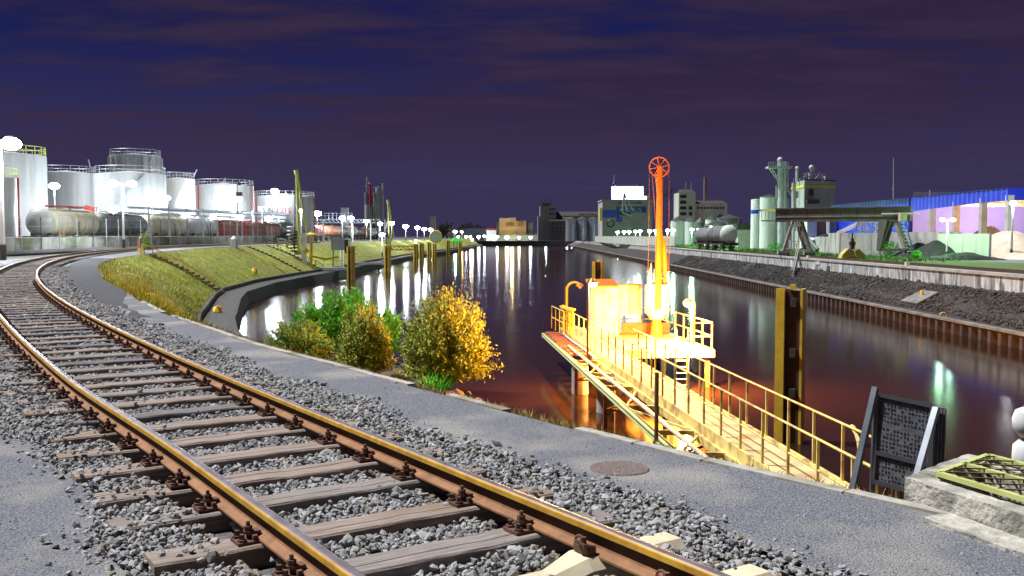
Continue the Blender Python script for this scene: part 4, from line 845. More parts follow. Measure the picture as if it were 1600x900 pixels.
# lamp posts of the left bank
LP = .26
def lamp_post(label, base, h, mat, heads, em, w, col, group, r=.07, hs=.42, arm=.9, low=True):
    E = T('lamp_post', label, 'lamp post', base, group); B0 = Vector(base); top = B0 + Vector((0, 0, h))
    B(E).cyl(B0, top, r * 1.3, r, n=8).ob('pole', mat, E, True); B(E).cyl(B0, B0 + Vector((0, 0, min(1., h * .2))), r * 1.7, n=8).ob('foot', DARKST, E)
    for s in heads:
        if s: B(E).beam(top + Vector((0, 0, -.05)), top + Vector((s * arm, 0, .05)), r, r).ob('bracket', mat, E)
        c = top + Vector((s * arm, -.05, .08)); hd = B(E).rev([(.001, hs * .62), (hs * .4, hs * .55), (hs * .5, hs * .4), (hs * .48, hs * .38)], c, 10).ob('lamp_head', GALV, E, True)
        B(E).sph(c + Vector((0, 0, -.04)), hs * .85, 12, .62).ob('bulb', em, hd, True)
        if w: light('lamp_light', c - B0 + Vector((0, -.1, -.75)), col, w * LP / len(heads), .25, E)
    return E
G1 = 'lamp posts of the tank farm'
FLOOD = EM('flood_lamp', CW, 90.)
e = lamp_post('tall white lamp post with wide double head at the left edge', (X(4, 61), 61, .2), 7.3, WHITE, (-1, 1), FLOOD, 14000, CW, G1, .12, .75, .7)
lamp_post('white T shaped double lamp post before the broad white tank', (X(193, 98), 98, .4), 6.6, WHITE, (-1, 1), FLOOD, 9000, CW, G1, .09, .6, .95)
for i, (px, y, D, w, hs) in enumerate(((87, 291, 140, 4000, .85), (60, 322, 116, 11000, .8), (178, 327, 128, 8000, .95), (243, 330, 138, 7000, .9), (290, 337, 148, 6500, .9), (262, 310, 160, 3500, .7), (342, 316, 172, 8000, 1.), (372, 312, 172, 8000, 1.), (335, 340, 165, 5000, .9), (375, 340, 180, 5000, .9), (420, 342, 195, 6000, .9), (471, 330, 150, 4000, .5), (496, 334, 236, 6000, 1.2), (430, 299, 205, 3000, 1.), (535, 341, 245, 5000, .9), (549, 341, 250, 5000, .9), (573, 346, 268, 4500, .9), (597, 367, 150, 2500, .5), (594, 350, 228, 3000, .7), (612, 349, 250, 4000, .9), (634, 354, 285, 4500, 1.), (652, 356, 310, 4500, 1.), (663, 358, 335, 4500, 1.), (673, 359, 355, 4500, 1.), (650, 376, 262, 1500, .5))):
    z0 = ramp(D); base = (X(px, D), D, z0 if px not in (597, 650) else -1.5); wh = WARM if px == 650 else CW
    lamp_post('pale floodlight post of the tank farm, %s%s' % (('the one on ' if 0 else ''), ['in front of the grey white tank', 'under the tallest tank', 'behind the first beige wagon', 'behind the dark ribbed wagon', 'behind the second beige wagon', 'before the narrow tank', 'before the red piped tank, left one', 'before the red piped tank, right one', 'low behind the pale tank wagon', 'low behind the rust covered wagon', 'low behind the red covered wagon', 'close behind the yellow loading mast', 'right of the low lettered tank', 'rising above the low lettered tank', 'at the left end of the truss pipe bridge', 'beside the left end of the truss bridge', 'over the middle of the truss bridge', 'low on the white jetty column', 'left of the far yellow mast', 'right of the far yellow mast', 'first of the far row by the train', 'second of the far row by the train', 'third of the far row by the train', 'last of the far row by the train', 'warm and low between the far piles'][i]), base, Z(y, D) - base[2], WHITE, (0,), FLOOD if px < 500 else LAMPC, w, wh, G1, .07, hs)
# slim grey post with floodlights on the slope crest
E = T('signal_post', 'slim grey post with two small floodlights rising before the red piped tank', 'post', (X(371, 122), 122, .4))
B(E).cyl((X(371, 122), 122, .3), P(371, 285, 122), .09, n=8).ob('pole', GALV, E); B(E).box(P(374, 303, 122), (.7, .5, .45)).ob('floodlight', DARKST, E); B(E).box(P(374, 287, 122), (.35, .4, .4)).ob('floodlight', DARKST, E)
B(E).rev([(.5, 0), (.5, 1.3), (.001, 1.7)], (X(366, 121), 121, .1), 12).ob('grey_cover', GALV, E)
E = T('switch_stand', 'small red and white track marker with yellow foot at the path bend', 'marker', (X(218, 78), 78, .3))
b = B(E); b.cyl((X(218, 78), 78, .1), (X(218, 78), 78, .75), .12, n=8); b.ob('yellow_foot', YEL, E); b = B(E); b.box((X(217.5, 78), 78, 1.15), (.22, .2, .8)); b.ob('red_body', M('pink_red', (.5, .2, .22), None), E); B(E).box((X(219.5, 78), 78, 1.65), (.16, .2, .18)).ob('white_top', WHITE, E)
B(E).cyl((X(221, 79), 79, .2), (X(221, 79), 79, 1.05), .05, n=6).ob('stem', GALV, E)
E = T('small_shrub', 'small dark shrub beside the red and white track marker', 'shrub', (X(225, 80), 80, .3)); 
L_ = rng.normal(0, 1, (260, 3)) * np.array([.28, .28, .42]) + np.array([0, 0, .9]); bvq = [np.array([(0, -.5, 0), (.2, 0, .06), (0, .5, 0), (-.2, 0, .06)])]
B(E).cyl((X(225, 80), 80, .2), (X(225, 80), 80, 1.), .03, n=5).ob('stem', STEM, E)
o = instances('foliage', LEAF, bvq, [(0, 1, 2, 3)], L_, rng.uniform(0, 6, (260, 3)), np.full((260, 3), .22), attr='rnd'); o.parent = E; o['kind'] = 'stuff'
# yellow rails and stairs on the grass bank
def bank_pt(i, u, v):                # point on the grass bank: between crest i and i+1, v down the slope
    a = Vector(crest[i]).lerp(Vector(crest[i + 1]), u); c = Vector(toe[i]).lerp(Vector(toe[i + 1]), u); q = a.lerp(c, v)
    return Vector((q.x, q.y, (ramp(a.y) - .06) * (1 - v) - 3.3 * v + .25 * math.sin(math.pi * v)))
def stair(i, u, label, mat, railm, rail2=True):
    E = T('bank_stair', label, 'stairs', bank_pt(i, u, 0), 'stairs down the grass bank')
    d = (bank_pt(i, u, 1) - bank_pt(i, u, 0)); s = Vector((-d.y, d.x, 0)).normalized()
    for k in range(14):
        p = bank_pt(i, u, (k + .5) / 14); B(E).frame(p + Vector((0, 0, -.01)), s, Vector((d.x, d.y, 0)).normalized(), Vector((0, 0, 1)), 1.0, .62, .22).ob('step', mat, E)
    if railm:
        pts = [bank_pt(i, u, t) + s * .7 + Vector((0, 0, .85)) for t in np.linspace(0, 1, 9)]; B(E).tube(pts, .05, 6).ob('handrail', railm, E)
        for p in pts: B(E).beam(p, p - Vector((0, 0, .95)), .06, .06).ob('railing_post', railm, E)
    return E
STEPC = M('step_stone', (.17, .16, .09), (.1, .1, .05), 3., .9)
stair(17, .6, 'dark steps with yellow handrail on the near part of the grass bank', STEPC, YEL); stair(20, .2, 'broad dark steps without rail left of the red railed steps', STEPC, None); stair(20, .6, 'dark steps with rusty red handrail leading down to the grey jetty', STEPC, RUST)
for px, y, lab in ((398, 424, 'small yellow box on the ledge at the foot of the grass bank'), (340, 487, 'yellow mark post on the ledge below the path')):
    D = 105 if px == 398 else 64; tag(B().add([P(px, y, D) + Vector((v[0] * .35, v[1] * .3, v[2] * .5)) for v in ICO_V], ICO_F).ob('marker_box', YEL), lab, 'marker')
# ---------------------------------------------------------------- jetties and loading masts on the left bank
def jetty(label, pxa, pxb, D, zt, label2=None):
    xa, xb = X(pxa, D), X(pxb, D); E = T('jetty', label, 'jetty', ((xa + xb) / 2, D, zt), 'jetties along the left bank')
    B(E).bx((xa, D, zt - .3), (xb, D + 3, zt)).ob('deck', M('jetty_grey', (.3, .3, .29), (.18, .18, .17), 2., .8), E)
    B(E).beam((xa, D - .05, zt - .15), (xb, D - .05, zt - .15), .1, .4).ob('front_beam', GALV, E)
    n = int((xb - xa) / 1.1)
    for k in range(n + 1):
        x = xa + (xb - xa) * k / n; B(E).beam((x, D, zt), (x, D, zt + 1.1), .06, .06).ob('railing_post', GALV, E)
        if k % 2 == 0: B(E).beam((x, D + .3, zt - .2), (x, D + .3, -5.5), .2, .2).ob('leg', DARKST, E)
    for h in (.55, 1.1): B(E).beam((xa, D, zt + h), (xb, D, zt + h), .05, .05).ob('handrail', GALV, E)
    return E
jetty('grey railed jetty below the yellow loading mast', 466, 545, 140, -2.9); jetty('long low grey jetty between the two loading masts', 548, 602, 168, -2.9)
def mast(label, px, D, y0, y1, dx, ym, sc):
    E = T('loading_mast', label, 'loading mast', (X(px, D), D, Z(y1, D)), 'loading masts')
    b = B(E); b.cyl(P(px + 4 * sc, y1, D), P(px - 1, y0 + 4, D), .3, .18, n=8); b.ob('mast', YGRN, E, True)
    B(E).cyl(P(px, y0 + 3, D), P(px + dx, ym, D), .2, .16, n=8).ob('hanging_arm', YGRN, E, True)
    b = B(E); b.cyl(P(px, y0 + 7, D), P(px - 1.5, y0, D), .34, n=8); b.ob('mast_head', YGRN, E); B(E).cyl(P(px - 3.5, y1, D), P(px - 3, y0 + 6, D), .07, n=6).ob('cable', DARKST, E)
    b = B(E)
    for k in range(7): b.ring(P(px - 5 * sc, y1 - 2 - 5 * k * sc, D), .55, .12, Vector((0, 0, 1)), 14, 5)
    b.ob('hose_reel', DARKST, E); B(E).bx(P(px - 4 * sc, y1 + 4, D + .6), P(px + 8 * sc, y1 - 3, D + 1.4)).ob('base_block', CONC, E); return E
mast('yellow green loading mast with hanging arm above the grey jetty', 464, 138, 266, 394, 15, 362, 1.)
mast('farther and smaller yellow green loading mast by the truss walkway', 607, 228, 312, 386, 9, 372, .6)
D = 137; E = T('white_column', 'white steel column beside the yellow loading mast', 'column', (X(476, D), D, -2.9)); B(E).bx((X(471, D), D, -2.9), (X(478, D), D + .5, Z(365, D))).ob('shaft', WHITE, E); B(E).bx((X(470, D), D - .03, Z(367, D)), (X(479, D), D + .55, Z(364, D))).ob('cap', GALV, E)
E = T('yellow_pump', 'yellow pump column with round flange right of the white column', 'pump', (X(486, D), D, -2.9)); B(E).cyl((X(485, D), D, -2.9), P(487, 361, D), .22, n=8).ob('column', YEL, E, True); B(E).rev([(.05, .3), (.5, .1), (.85, 0), (.85, -.12), (.2, -.2)], P(487, 366, D), 14).ob('flange', YEL, E, True)
b = B(E); b.tube([P(486, 400, D), P(509, 405, D), P(529, 401, D)], .17, 6); b.tube([P(480, 395, D), P(476, 390, D)], .4, 6); b.ob('pipe', YEL, E, True)
E = T('mast_frame', 'white lattice tower foot left of the yellow loading mast', 'frame', (X(452, 139), 139, 0))
for a, c in (((449, 387), (456, 352)), ((460, 387), (457, 352)), ((432, 378), (460, 378)), ((434, 386), (434, 372)), ((434, 373), (446, 375)), ((446, 375), (449, 386))): B(E).beam(P(*a, 139), P(*c, 139), .22, .22).ob('bar', WHITE, E)
for y in (355, 361, 367): B(E).ring(P(457, y, 139), .75, .13, Vector((0, 0, 1)), 14, 5).ob('coil', GALV, E)
D = 146; E = T('pump_cabin', 'blue grey cabin with white stair ladder above the jetty', 'cabin', (X(528, D), D, -.6)); cbm = M('cabin_blue', (.42, .5, .56), (.34, .4, .46), 1., .5)
B(E).bx((X(517, D), D, Z(391, D)), (X(538, D), D + 2.4, Z(374, D))).ob('wall', cbm, E); B(E).bx((X(516.5, D), D - .1, Z(374, D)), (X(544, D), D + 2.5, Z(373, D))).ob('roof', GALV, E); B(E).bx((X(538, D), D + .3, Z(396, D)), (X(543.5, D), D + 2.4, Z(374.5, D))).ob('side_bay', DARKST, E)
b = B(E)
for px in (531, 536): b.beam((X(px, D - 3), D - 3, -2.9), P(px + .8, 391, D - .2), .08, .2)
b.ob('ladder_stringer', WHITE, E)
for k in range(9): t = k / 8; a = Vector((X(531, D - 3), D - 3, -2.8)).lerp(P(531.8, 392, D - .2), t); c = Vector((X(536, D - 3), D - 3, -2.8)).lerp(P(536.8, 392, D - .2), t); B(E).beam(a, c, .2, .06).ob('tread', WHITE, E)
for px in (520, 536): B(E).beam((X(px, D), D + .3, -3), (X(px, D), D + .3, Z(391, D)), .2, .2).ob('leg', GALV, E)
for i, (px, D, w, yt) in enumerate(((545, 136, .75, 385), (603, 166, .85, 385), (648, 232, .85, 381), (657, 235, .9, 380), (669, 258, .85, 379), (677, 262, .9, 381), (699, 300, .8, 376), (718, 330, .8, 379))):
    pile('yellow and dark mooring pile off the left bank, %s from the left' % ORD[i], px, D, w, Z(yt, D), .9)
E = T('truss_walkway', 'yellow truss walkway reaching from the bank by the far loading mast', 'walkway', (X(625, 226), 226, -1.2))
for y in (384.5, 390.5): B(E).beam(P(607, y, 226), P(647, y, 228), .3, .28).ob('chord', YEL, E)
for k in range(12): a = P(607 + 40 * k / 12, 384.5 if k % 2 else 390.5, 226); c = P(607 + 40 * (k + 1) / 12, 390.5 if k % 2 else 384.5, 226); B(E).beam(a, c, .18, .18).ob('diagonal', YEL, E)
E = T('yellow_arch', 'yellow tunnel arch frame at the end of the train', 'arch', P(680, 377, 300)); 
for dy in (0, 5): B(E).ring(P(681, 370, 300 + dy), 1.9, .22, Vector((0, 1, 0)), 10, 5).ob('frame_ring', YEL, E)
B(E).cyl(P(681, 370, 300.2), P(681, 370, 305), 1.75, n=14).ob('tube', M('pale_green_steel', (.4, .52, .42), None), E)
for px, D in ((598, 172), (705, 300), (712, 320), (742, 352)):
    pass
E = T('yellow_ladder_frame', 'small yellow ladder frame on the bank right of the blue grey cabin', 'frame', P(554, 398, 158))
for a, c in (((550, 384), (550, 397)), ((558, 384), (559, 396)), ((550, 385), (558, 385)), ((550, 391), (558, 391)), ((550, 397), (559, 396))): B(E).beam(P(*a, 158), P(*c, 158), .22, .22).ob('bar', YGRN, E)
# ---------------------------------------------------------------- right bank: sheet piles, quay wall, rails
PILEM = M('sheet_pile_steel', (.1, .058, .042), (.035, .025, .022), 1.6, .8, stretch=(1, 1, .3), bump=.3); CAPM = M('pile_cap', (.24, .21, .17), (.12, .1, .085), .8, .85)
E = T('sheet_pile_wall', 'rusty corrugated sheet pile wall at the waterline of the right bank', 'sheet pile wall', (27.6, 60, -3.6))
def spile(b, D):
    q = [(0, 0), (.18, 0), (.38, .42), (.82, .42), (1.02, 0), (1.2, 0)]
    A = [Vector((rc(27, D + d) + .3 * 0 + k, D + d, -3.66)) for d, k in q]; C = [Vector((p.x, p.y, -5.6)) for p in A]; return b.strip(A, C)
proto = None
for k in range(46, 56): pass
D = 34.
first = None
while D < 82:
    if first is None: first = spile(B(E), D).ob('sheet_pile', PILEM, E); D0 = D
    else: part(E, first, (rc(27, D) - rc(27, D0), D - D0, 0))
    D += 1.2
b = B(E)
while D < 614: spile(b, D); D += 1.2
struct(b.ob('sheet_pile_run', PILEM, E), 'stuff')
for a in list(range(10, 120, 10)) + [120]:
    c = a + 9.96 if a < 120 else 614; B(E).beam((rc(27.18, a), a, -3.6), (rc(27.18, c), c, -3.6), .5, .14).ob('pile_cap', CAPM, E)
E = T('quay_wall', 'tall stained concrete quay wall with a pale coping above the rubble slope', 'quay wall', (32, 80, -1.4))
for a in list(range(20, 180, 10)) + [180]:
    c = a + 9.95 if a < 180 else 614
    B(E).bx((0, 0, 0), (.01, .01, .01)) if 0 else None
    B(E).beam((rc(32.1, a), a, -1.65), (rc(32.1, c), c, -1.65), .6, 1.5).ob('wall_panel', CONCST, E)
    B(E).beam((rc(32.06, a), a, -.83), (rc(32.06, c), c, -.83), .72, .2).ob('coping', M('coping_concrete', (.38, .37, .34), (.25, .24, .22), .8, .85), E)
for i, xo in enumerate((33.3, 34.75)):
    b = B(); b.beam((rc(xo, 20), 20, QZ + .05), (rc(xo, 500), 500, QZ + .05), .09, .13); o = b.ob('crane_rail', RAILWEB); tag(o, ('brown rail nearest the coping along the right quay', 'second brown rail behind the first on the right quay')[i], 'rail')
b = B(); b.strip([Vector((rc(32.9, D), D, QZ - .012)) for D in Ds], [Vector((rc(35.4, D), D, QZ - .012)) for D in Ds]); struct(b.ob('rail_bed', M('rail_bed_dirt', (.11, .07, .05), (.06, .045, .035), 1.2, .9, c3=(.12, .12, .06), sc3=.2)))
K = 26000; D = 34 + 150 * rng.random(K) ** 1.7; q = rng.random(K); pxx = np.interp(q, [0, .2, .45, .75, 1], [28.2, 29.2, 30.2, 31.3, 31.75]); pzz = np.interp(pxx, [28.3, 29.2, 30.2, 31.3, 32.0], [-3.5, -3.1, -2.6, -2.05, -1.98])
g = .058 * np.exp(rng.normal(0, .45, K)); o = instances('slope_rubble', M('slope_stone', (.075, .067, .062), (.02, .018, .017), 30., .9, attr='rnd'), STV, ICO_F, np.stack([pxx + .0133 * D, D, pzz + .02], 1), rng.uniform(0, 6.28, (K, 3)), np.stack([g * 1.3, g, g * .8], 1), attr='rnd'); struct(o, 'stuff'); o['label'] = 'dark broken stones paving the slope of the right bank'; o['category'] = 'rubble'
# details on the wall and slope
E = T('quay_stair', 'steel gangway ladder hanging over the right quay wall under the gantry', 'ladder', P(1262, 398, 112))
pa, pb = Vector((rc(31.9, 112), 112, -.2)), Vector((rc(29.6, 106), 106, -2.9))
for s in (-.35, .35): B(E).beam(pa + Vector((0, s, 0)), pb + Vector((0, s, 0)), .1, .22).ob('stringer', DARKST, E); B(E).beam(pa + Vector((0, s, .9)), pb + Vector((0, s, .9)), .05, .05).ob('handrail', GALV, E)
for k in range(12): p = pa.lerp(pb, (k + .5) / 12); B(E).box(p, (.2, .7, .05)).ob('tread', GALV, E)
b = B(E); b.beam(pa + Vector((0, .35, 0)), pa + Vector((-.2, .35, 1.1)), .1, .1); b.beam(pa + Vector((0, -.35, 0)), pa + Vector((-.2, -.35, 1.1)), .1, .1); b.ob('gate_posts', YEL, E)
D = 104; o = B().bx((rc(31.74, D), D - .7, -1.35), (rc(31.79, D), D + .7, -.85)).ob('notice_plate', M('plate_grey', (.5, .5, .55), None)); tag(o, 'blank grey notice plate on the quay wall right of the steel ladder', 'sign')
for k in range(2): 
    D = 100.6 - .5 * k; o = B().bx((rc(31.72, D), D - .12, -2.0), (rc(31.79, D), D + .12, -1.4)).ob('wall_slot', DARKST); tag(o, ('left dark upright slot in the quay wall near the plate', 'right dark upright slot in the quay wall near the plate')[k], 'slot')
E = T('slope_slab', 'pale concrete slab with yellow bollard set in the rubble slope', 'slab', (rc(29.6, 71), 71, -2.8))
B(E).prism([(rc(28.7, 70), 70, -3.28), (rc(30.3, 70), 70, -2.46), (rc(30.3, 73), 73, -2.46), (rc(28.7, 73), 73, -3.28)], (-.05, 0, .12)).ob('slab', M('slab_concrete', (.2, .2, .19), (.11, .11, .1), 2., .9), E); B(E).cyl((rc(29.6, 71.4), 71.4, -2.75), (rc(29.6, 71.4), 71.4, -2.3), .12, n=10).ob('bollard', YEL, E)
for i, D in enumerate((62, 87, 132)):
    b = B(); b.ring((rc(27.1, D), D, -3.42), .22, .035, Vector((0, 1, 0)), 16, 5); tag(b.ob('mooring_ring', M('ring_paint', (.5, .48, .2), None)), ('yellow mooring hoop on the pile cap, nearest one', 'yellow mooring hoop on the pile cap, middle one', 'yellow mooring hoop on the pile cap, farthest one')[i], 'mooring ring')
for i, D in enumerate((80, 108, 155)):
    o = B().bx((rc(31.75, D) - .02, D - .2, QZ + .02), (rc(31.75, D) + .25, D + .2, QZ + .3)).ob('edge_marker', WHITE); tag(o, 'small white block on the quay coping, %s from the right' % ORD[i], 'marker')
# ---------------------------------------------------------------- gantry crane
GIR = M('gantry_grey', (.13, .13, .12), (.06, .058, .05), .7, .75, stretch=(1, 1, .5), c3=(.1, .08, .065), sc3=.25); GLT = M('gantry_pale', (.26, .25, .23), (.14, .125, .11), .8, .7)
E = T('gantry_crane', 'weathered grey gantry crane spanning the quay beside the white silos', 'gantry crane', (40, 117, QZ))
ga, gb = Vector((X(1214, 121), 121, 0)), Vector((X(1424, 112), 112, 0)); gd = (gb - ga).normalized(); gn = Vector((-gd.y, gd.x, 0)); zb0, zb1 = Z(346, 120), Z(326, 120)
GL = (gb - ga).length
for k in range(8):                   # girder panels
    a = ga + gd * (GL * k / 8); c = ga + gd * (GL * (k + 1) / 8 - .04); B(E).beam(a + Vector((0, 0, (zb0 + zb1) / 2)), c + Vector((0, 0, (zb0 + zb1) / 2)), 1.3, zb1 - zb0 - .2).ob('girder_panel', GIR, E)
for z, w in ((zb1, 1.6), (zb0, 1.6), (zb0 + .55, 1.42)): B(E).beam(ga + Vector((0, 0, z)), gb + Vector((0, 0, z)), w, .14).ob('girder_flange', GLT if w < 1.5 else GIR, E)
pl = ga - gd * 1.8
B(E).beam(pl + Vector((0, 0, zb0 + .1)), ga + Vector((0, 0, zb0 + .1)), 1.5, .15).ob('end_platform', GLT, E)
for t in (0, .5, 1):
    for s in (-.7, .7): p = pl.lerp(ga, t) + gn * s; B(E).beam(p + Vector((0, 0, zb0 + .1)), p + Vector((0, 0, zb0 + 1.4)), .07, .07).ob('railing_post', YEL if t == 0 else GALV, E)
for s in (-.7, .7): B(E).beam(pl + gn * s + Vector((0, 0, zb0 + 1.4)), ga + gn * s + Vector((0, 0, zb0 + 1.4)), .08, .3 if s < 0 else .08).ob('handrail', YGRN if s < 0 else GALV, E)
la = ga + gd * 2.5                   # portal leg on the water side
for s in (-1, 1):
    B(E).beam(la + gn * (s * .7) - gd * .3 + Vector((0, 0, zb0)), la + gn * (s * 1.7) - gd * (1.1 if s < 0 else -.6) + Vector((0, 0, QZ + .6)), .3, .34).ob('leg', GLT, E)
    B(E).beam(la + gn * (s * .7) + gd * .4 + Vector((0, 0, zb0)), la + gn * (s * 1.7) + gd * (2.3 if s < 0 else 1.2) + Vector((0, 0, QZ + .6)), .3, .34).ob('leg', GIR, E)
for z, o_ in ((QZ + .75, 1.), (zb0 - .5, .3)): B(E).beam(la - gd * (.3 + .7 * o_) - gn * 1.2 + Vector((0, 0, z)), la + gd * (.5 + 1.5 * o_) - gn * 1.2 + Vector((0, 0, z)), .2, .22).ob('cross_tie', GLT, E)
for t in (-1.1, 2.1):
    p = la + gd * t - gn * 1.6; b = B(E); b.box(p + Vector((0, 0, QZ + .45)), (1.4, .5, .5)); b.ob('bogie', M('crane_bogie', (.3, .34, .5), (.2, .2, .25), 2., .6), E)
    for k in (-.45, 0, .45): B(E).cyl(p + Vector((k, -.28, QZ + .28)), p + Vector((k, .1, QZ + .28)), .2, n=10).ob('wheel', DARKST, E)
b = B(E)
for k in range(3): p = la + gd * (.1 + .28 * k) - gn * .9; b.beam(p + Vector((0, 0, zb0 - .1)), p + Vector((0, 0, zb0 - 1.2)), .12, .12)
b.ob('ladder_cage', GALV, E); b = B(E)
for s in (.5, .9): p = la + gd * s - gn * .9; b.beam(p + Vector((0, 0, zb0 - 1.2)), p + Vector((0, 0, QZ + .7)), .06, .06)
b.ob('ladder', GALV, E)
lb = ga + gd * (GL - 1.6)            # tapering box leg on the land side
for s in (-1, 1):
    B(E).prism([lb - gd * 1.9 + gn * s * .5 + Vector((0, 0, zb0 + .1)), lb - gd * .9 + gn * s * .5 + Vector((0, 0, zb0 + .1)), lb - gd * 1.55 + gn * s * 1.1 + Vector((0, 0, QZ + .9)), lb - gd * 1.95 + gn * s * 1.1 + Vector((0, 0, QZ + .9))], gn * (.35 * s)).ob('box_leg', GIR, E)
    B(E).beam(lb - gd * .6 + gn * s * .5 + Vector((0, 0, zb0)), lb - gd * 1.6 + gn * s * 1.1 + Vector((0, 0, QZ + .9)), .25, .3).ob('box_leg', GIR, E)
    B(E).beam(lb - gd * .2 + gn * s * .5 + Vector((0, 0, zb0)), lb + gd * 1.2 + gn * s * 1.1 + Vector((0, 0, QZ + .9)), .3, .34).ob('leg', GLT, E)
B(E).beam(lb - gd * 1.9 - gn * 1.2 + Vector((0, 0, QZ + .9)), lb + gd * 1.3 - gn * 1.2 + Vector((0, 0, QZ + .9)), .25, .3).ob('cross_tie', GIR, E)
for t in (-1.9, 1.3):
    for k in (-.25, .25): p = lb + gd * t - gn * 1.2 + gd * k; B(E).cyl(p + gn * -.1 + Vector((0, 0, QZ + .35)), p + gn * .15 + Vector((0, 0, QZ + .35)), .24, n=12).ob('wheel', GALV, E)
b = B(E); q = lb + gd * .9 - gn * 1.3; b.bx(q + Vector((-.35, -.2, zb0 - .1)), q + Vector((.4, .5, zb0 + .9))); b.ob('switch_box', M('switch_cream', (.5, .48, .3), None), E)
b = B(E)
for s in (0, .5): b.beam(q + gd * (s - .2) + Vector((0, 0, zb0 - .2)), q + gd * (s + .8) + Vector((0, 0, QZ + .3)), .08, .16)
b.ob('access_ladder', M('ladder_blue', (.04, .1, .4), None), E)
for k in range(10): p = q + gd * (.05 + k * .1) + Vector((0, 0, zb0 - .3 - k * (zb0 - QZ - .6) / 9)); B(E).box(p, (.55, .3, .05)).ob('tread', YGRN, E)
B(E).beam(ga + gd * (GL * .8) - gn * .8 + Vector((0, 0, zb0 + .8)), gb + gd * 1. - gn * .8 + Vector((0, 0, zb0 + .8)), .12, .16).ob('conduit_bar', WHITE, E)
# grab bucket
c = P(1331, 404, 104); c.z = QZ; E = T('grab_bucket', 'yellow clamshell grab bucket standing on the quay before the block wall', 'grab bucket', c); GY = M('grab_yellow', (.5, .45, .12), (.3, .27, .12), 2., .6)
for s in (-1, 1): B(E).prism([c + Vector((s * .1, -.6, .9)), c + Vector((s * .55, -.6, 1.15)), c + Vector((s * 1.2, -.6, .5)), c + Vector((s * 1.35, -.6, .1)), c + Vector((s * .3, -.6, .02))], (0, 1.2, 0)).ob('shell', GY, E); B(E).bx(c + Vector((s * .75 - .65, -.7, 0)), c + Vector((s * .75 + .65, -.62, .12))).ob('lip', YEL, E)
b = B(E); b.box(c + Vector((0, 0, 1.3)), (.4, .5, .5)); b.box(c + Vector((0, 0, 2.)), (.3, .35, .5)); b.cyl(c + Vector((0, -.25, 1.7)), c + Vector((0, .25, 1.7)), .3, n=10); b.beam(c + Vector((0, 0, .1)), c + Vector((0, 0, 2.8)), .12, .12); b.ob('sheave_block', DARKST, E)
# ---------------------------------------------------------------- blue hall
CORR = M('blue_cladding', (.02, .045, .62), (.015, .03, .45), .3, .45); INW = M('violet_lit_wall', (.58, .5, .74), (.5, .43, .66), .2, .6); COLM = M('hall_column', (.42, .41, .38), (.3, .29, .26), .6, .8)  # white inner wall coloured violet to carry the bluish light on it
hx = 57.; D0, D1, D2 = 110., 137., 172.
E = T('blue_hall', 'long blue clad storage hall with open lit bays on the right quay', 'hall', (hx, 140, QZ))
def ztop(D): return Z(np.interp(D, (110, 137, 172), (293.5, 308.5, 321)), D)
def zbot(D): return Z(np.interp(D, (110, 137), (313, 331)), D)
def corr(D_a, D_b, z0f, z1f, x, step=.6, dep=.07):
    b = B(E); A = []; C = []; k = 0; d = D_a
    while d <= D_b + .01: A.append(Vector((x + (dep if (k // 2) % 2 else 0), d, z0f(d)))); C.append(Vector((x + (dep if (k // 2) % 2 else 0), d, z1f(d)))); k += 1; d += step * (.1 if k % 2 else .9)
    return b.strip(A, C)
corr(D0, D1, zbot, ztop, hx - .4).ob('fascia', CORR, E); corr(D1 + .1, D2, lambda d: QZ, ztop, hx - .1).ob('cladding', CORR, E)
B(E).bx((hx - .5, D1, QZ), (hx + .1, D1 + .12, ztop(D1))).ob('corner_trim', M('navy_trim', (.015, .02, .2), None), E)
b = B(E); b.strip([Vector((hx - .5, d, ztop(d) + .02)) for d in (D0, D1, D2)], [Vector((hx + 45, d, ztop(d) + .02)) for d in (D0, D1, D2)]); b.ob('roof', M('roof_grey', (.12, .12, .14), None), E)
b = B(E); b.strip([Vector((x, D0 - .02, zbot(D0))) for x in (hx - .4, hx + 40)], [Vector((x, D0 - .02, ztop(D0))) for x in (hx - .4, hx + 40)]); b.ob('end_fascia', CORR, E)
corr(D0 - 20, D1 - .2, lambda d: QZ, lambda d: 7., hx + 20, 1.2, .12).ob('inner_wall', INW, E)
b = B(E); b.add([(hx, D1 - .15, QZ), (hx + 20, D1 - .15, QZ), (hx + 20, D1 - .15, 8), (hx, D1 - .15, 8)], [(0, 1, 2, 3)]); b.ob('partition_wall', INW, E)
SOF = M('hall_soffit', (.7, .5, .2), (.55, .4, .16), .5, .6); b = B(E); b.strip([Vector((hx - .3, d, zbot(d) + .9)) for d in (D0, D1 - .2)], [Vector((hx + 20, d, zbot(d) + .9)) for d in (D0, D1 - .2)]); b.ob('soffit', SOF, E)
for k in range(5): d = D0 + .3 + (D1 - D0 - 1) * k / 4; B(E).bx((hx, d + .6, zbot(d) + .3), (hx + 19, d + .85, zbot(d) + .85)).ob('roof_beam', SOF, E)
for px in (1455, 1492, 1534, 1575):
    d = 1500 * hx / (px - 800); d = min(max(d, D0 + .1), D1); B(E).bx((hx - .35, d - .35, QZ), (hx + .35, d + .35, zbot(d) + .6)).ob('column', COLM, E)
B(E).bx((hx + 4, D0 - .1, QZ), (hx + 4.4, D0 + .3, zbot(D0) + .5)).ob('column', COLM, E)
light('lamp_light', (3.5, D0 + 7 - 140, 5.2), (1., .45, .08), 1500, .3, E); light('lamp_light', (14, D0 + 8 - 140, 6.), (.8, .75, 1.), 2400, .4, E); light('lamp_light', (8, D0 + 18 - 140, 6.), (.72, .6, 1.), 2200, .4, E)
b = B(E); b.box((hx + 6, D0 + 6, zbot(D0) + .55), (.9, .5, .2)); b.ob('hall_lamp', EM('hall_lamp_glow', (1., .6, .2), 30.), E)
LP2 = LP; LP = 1.
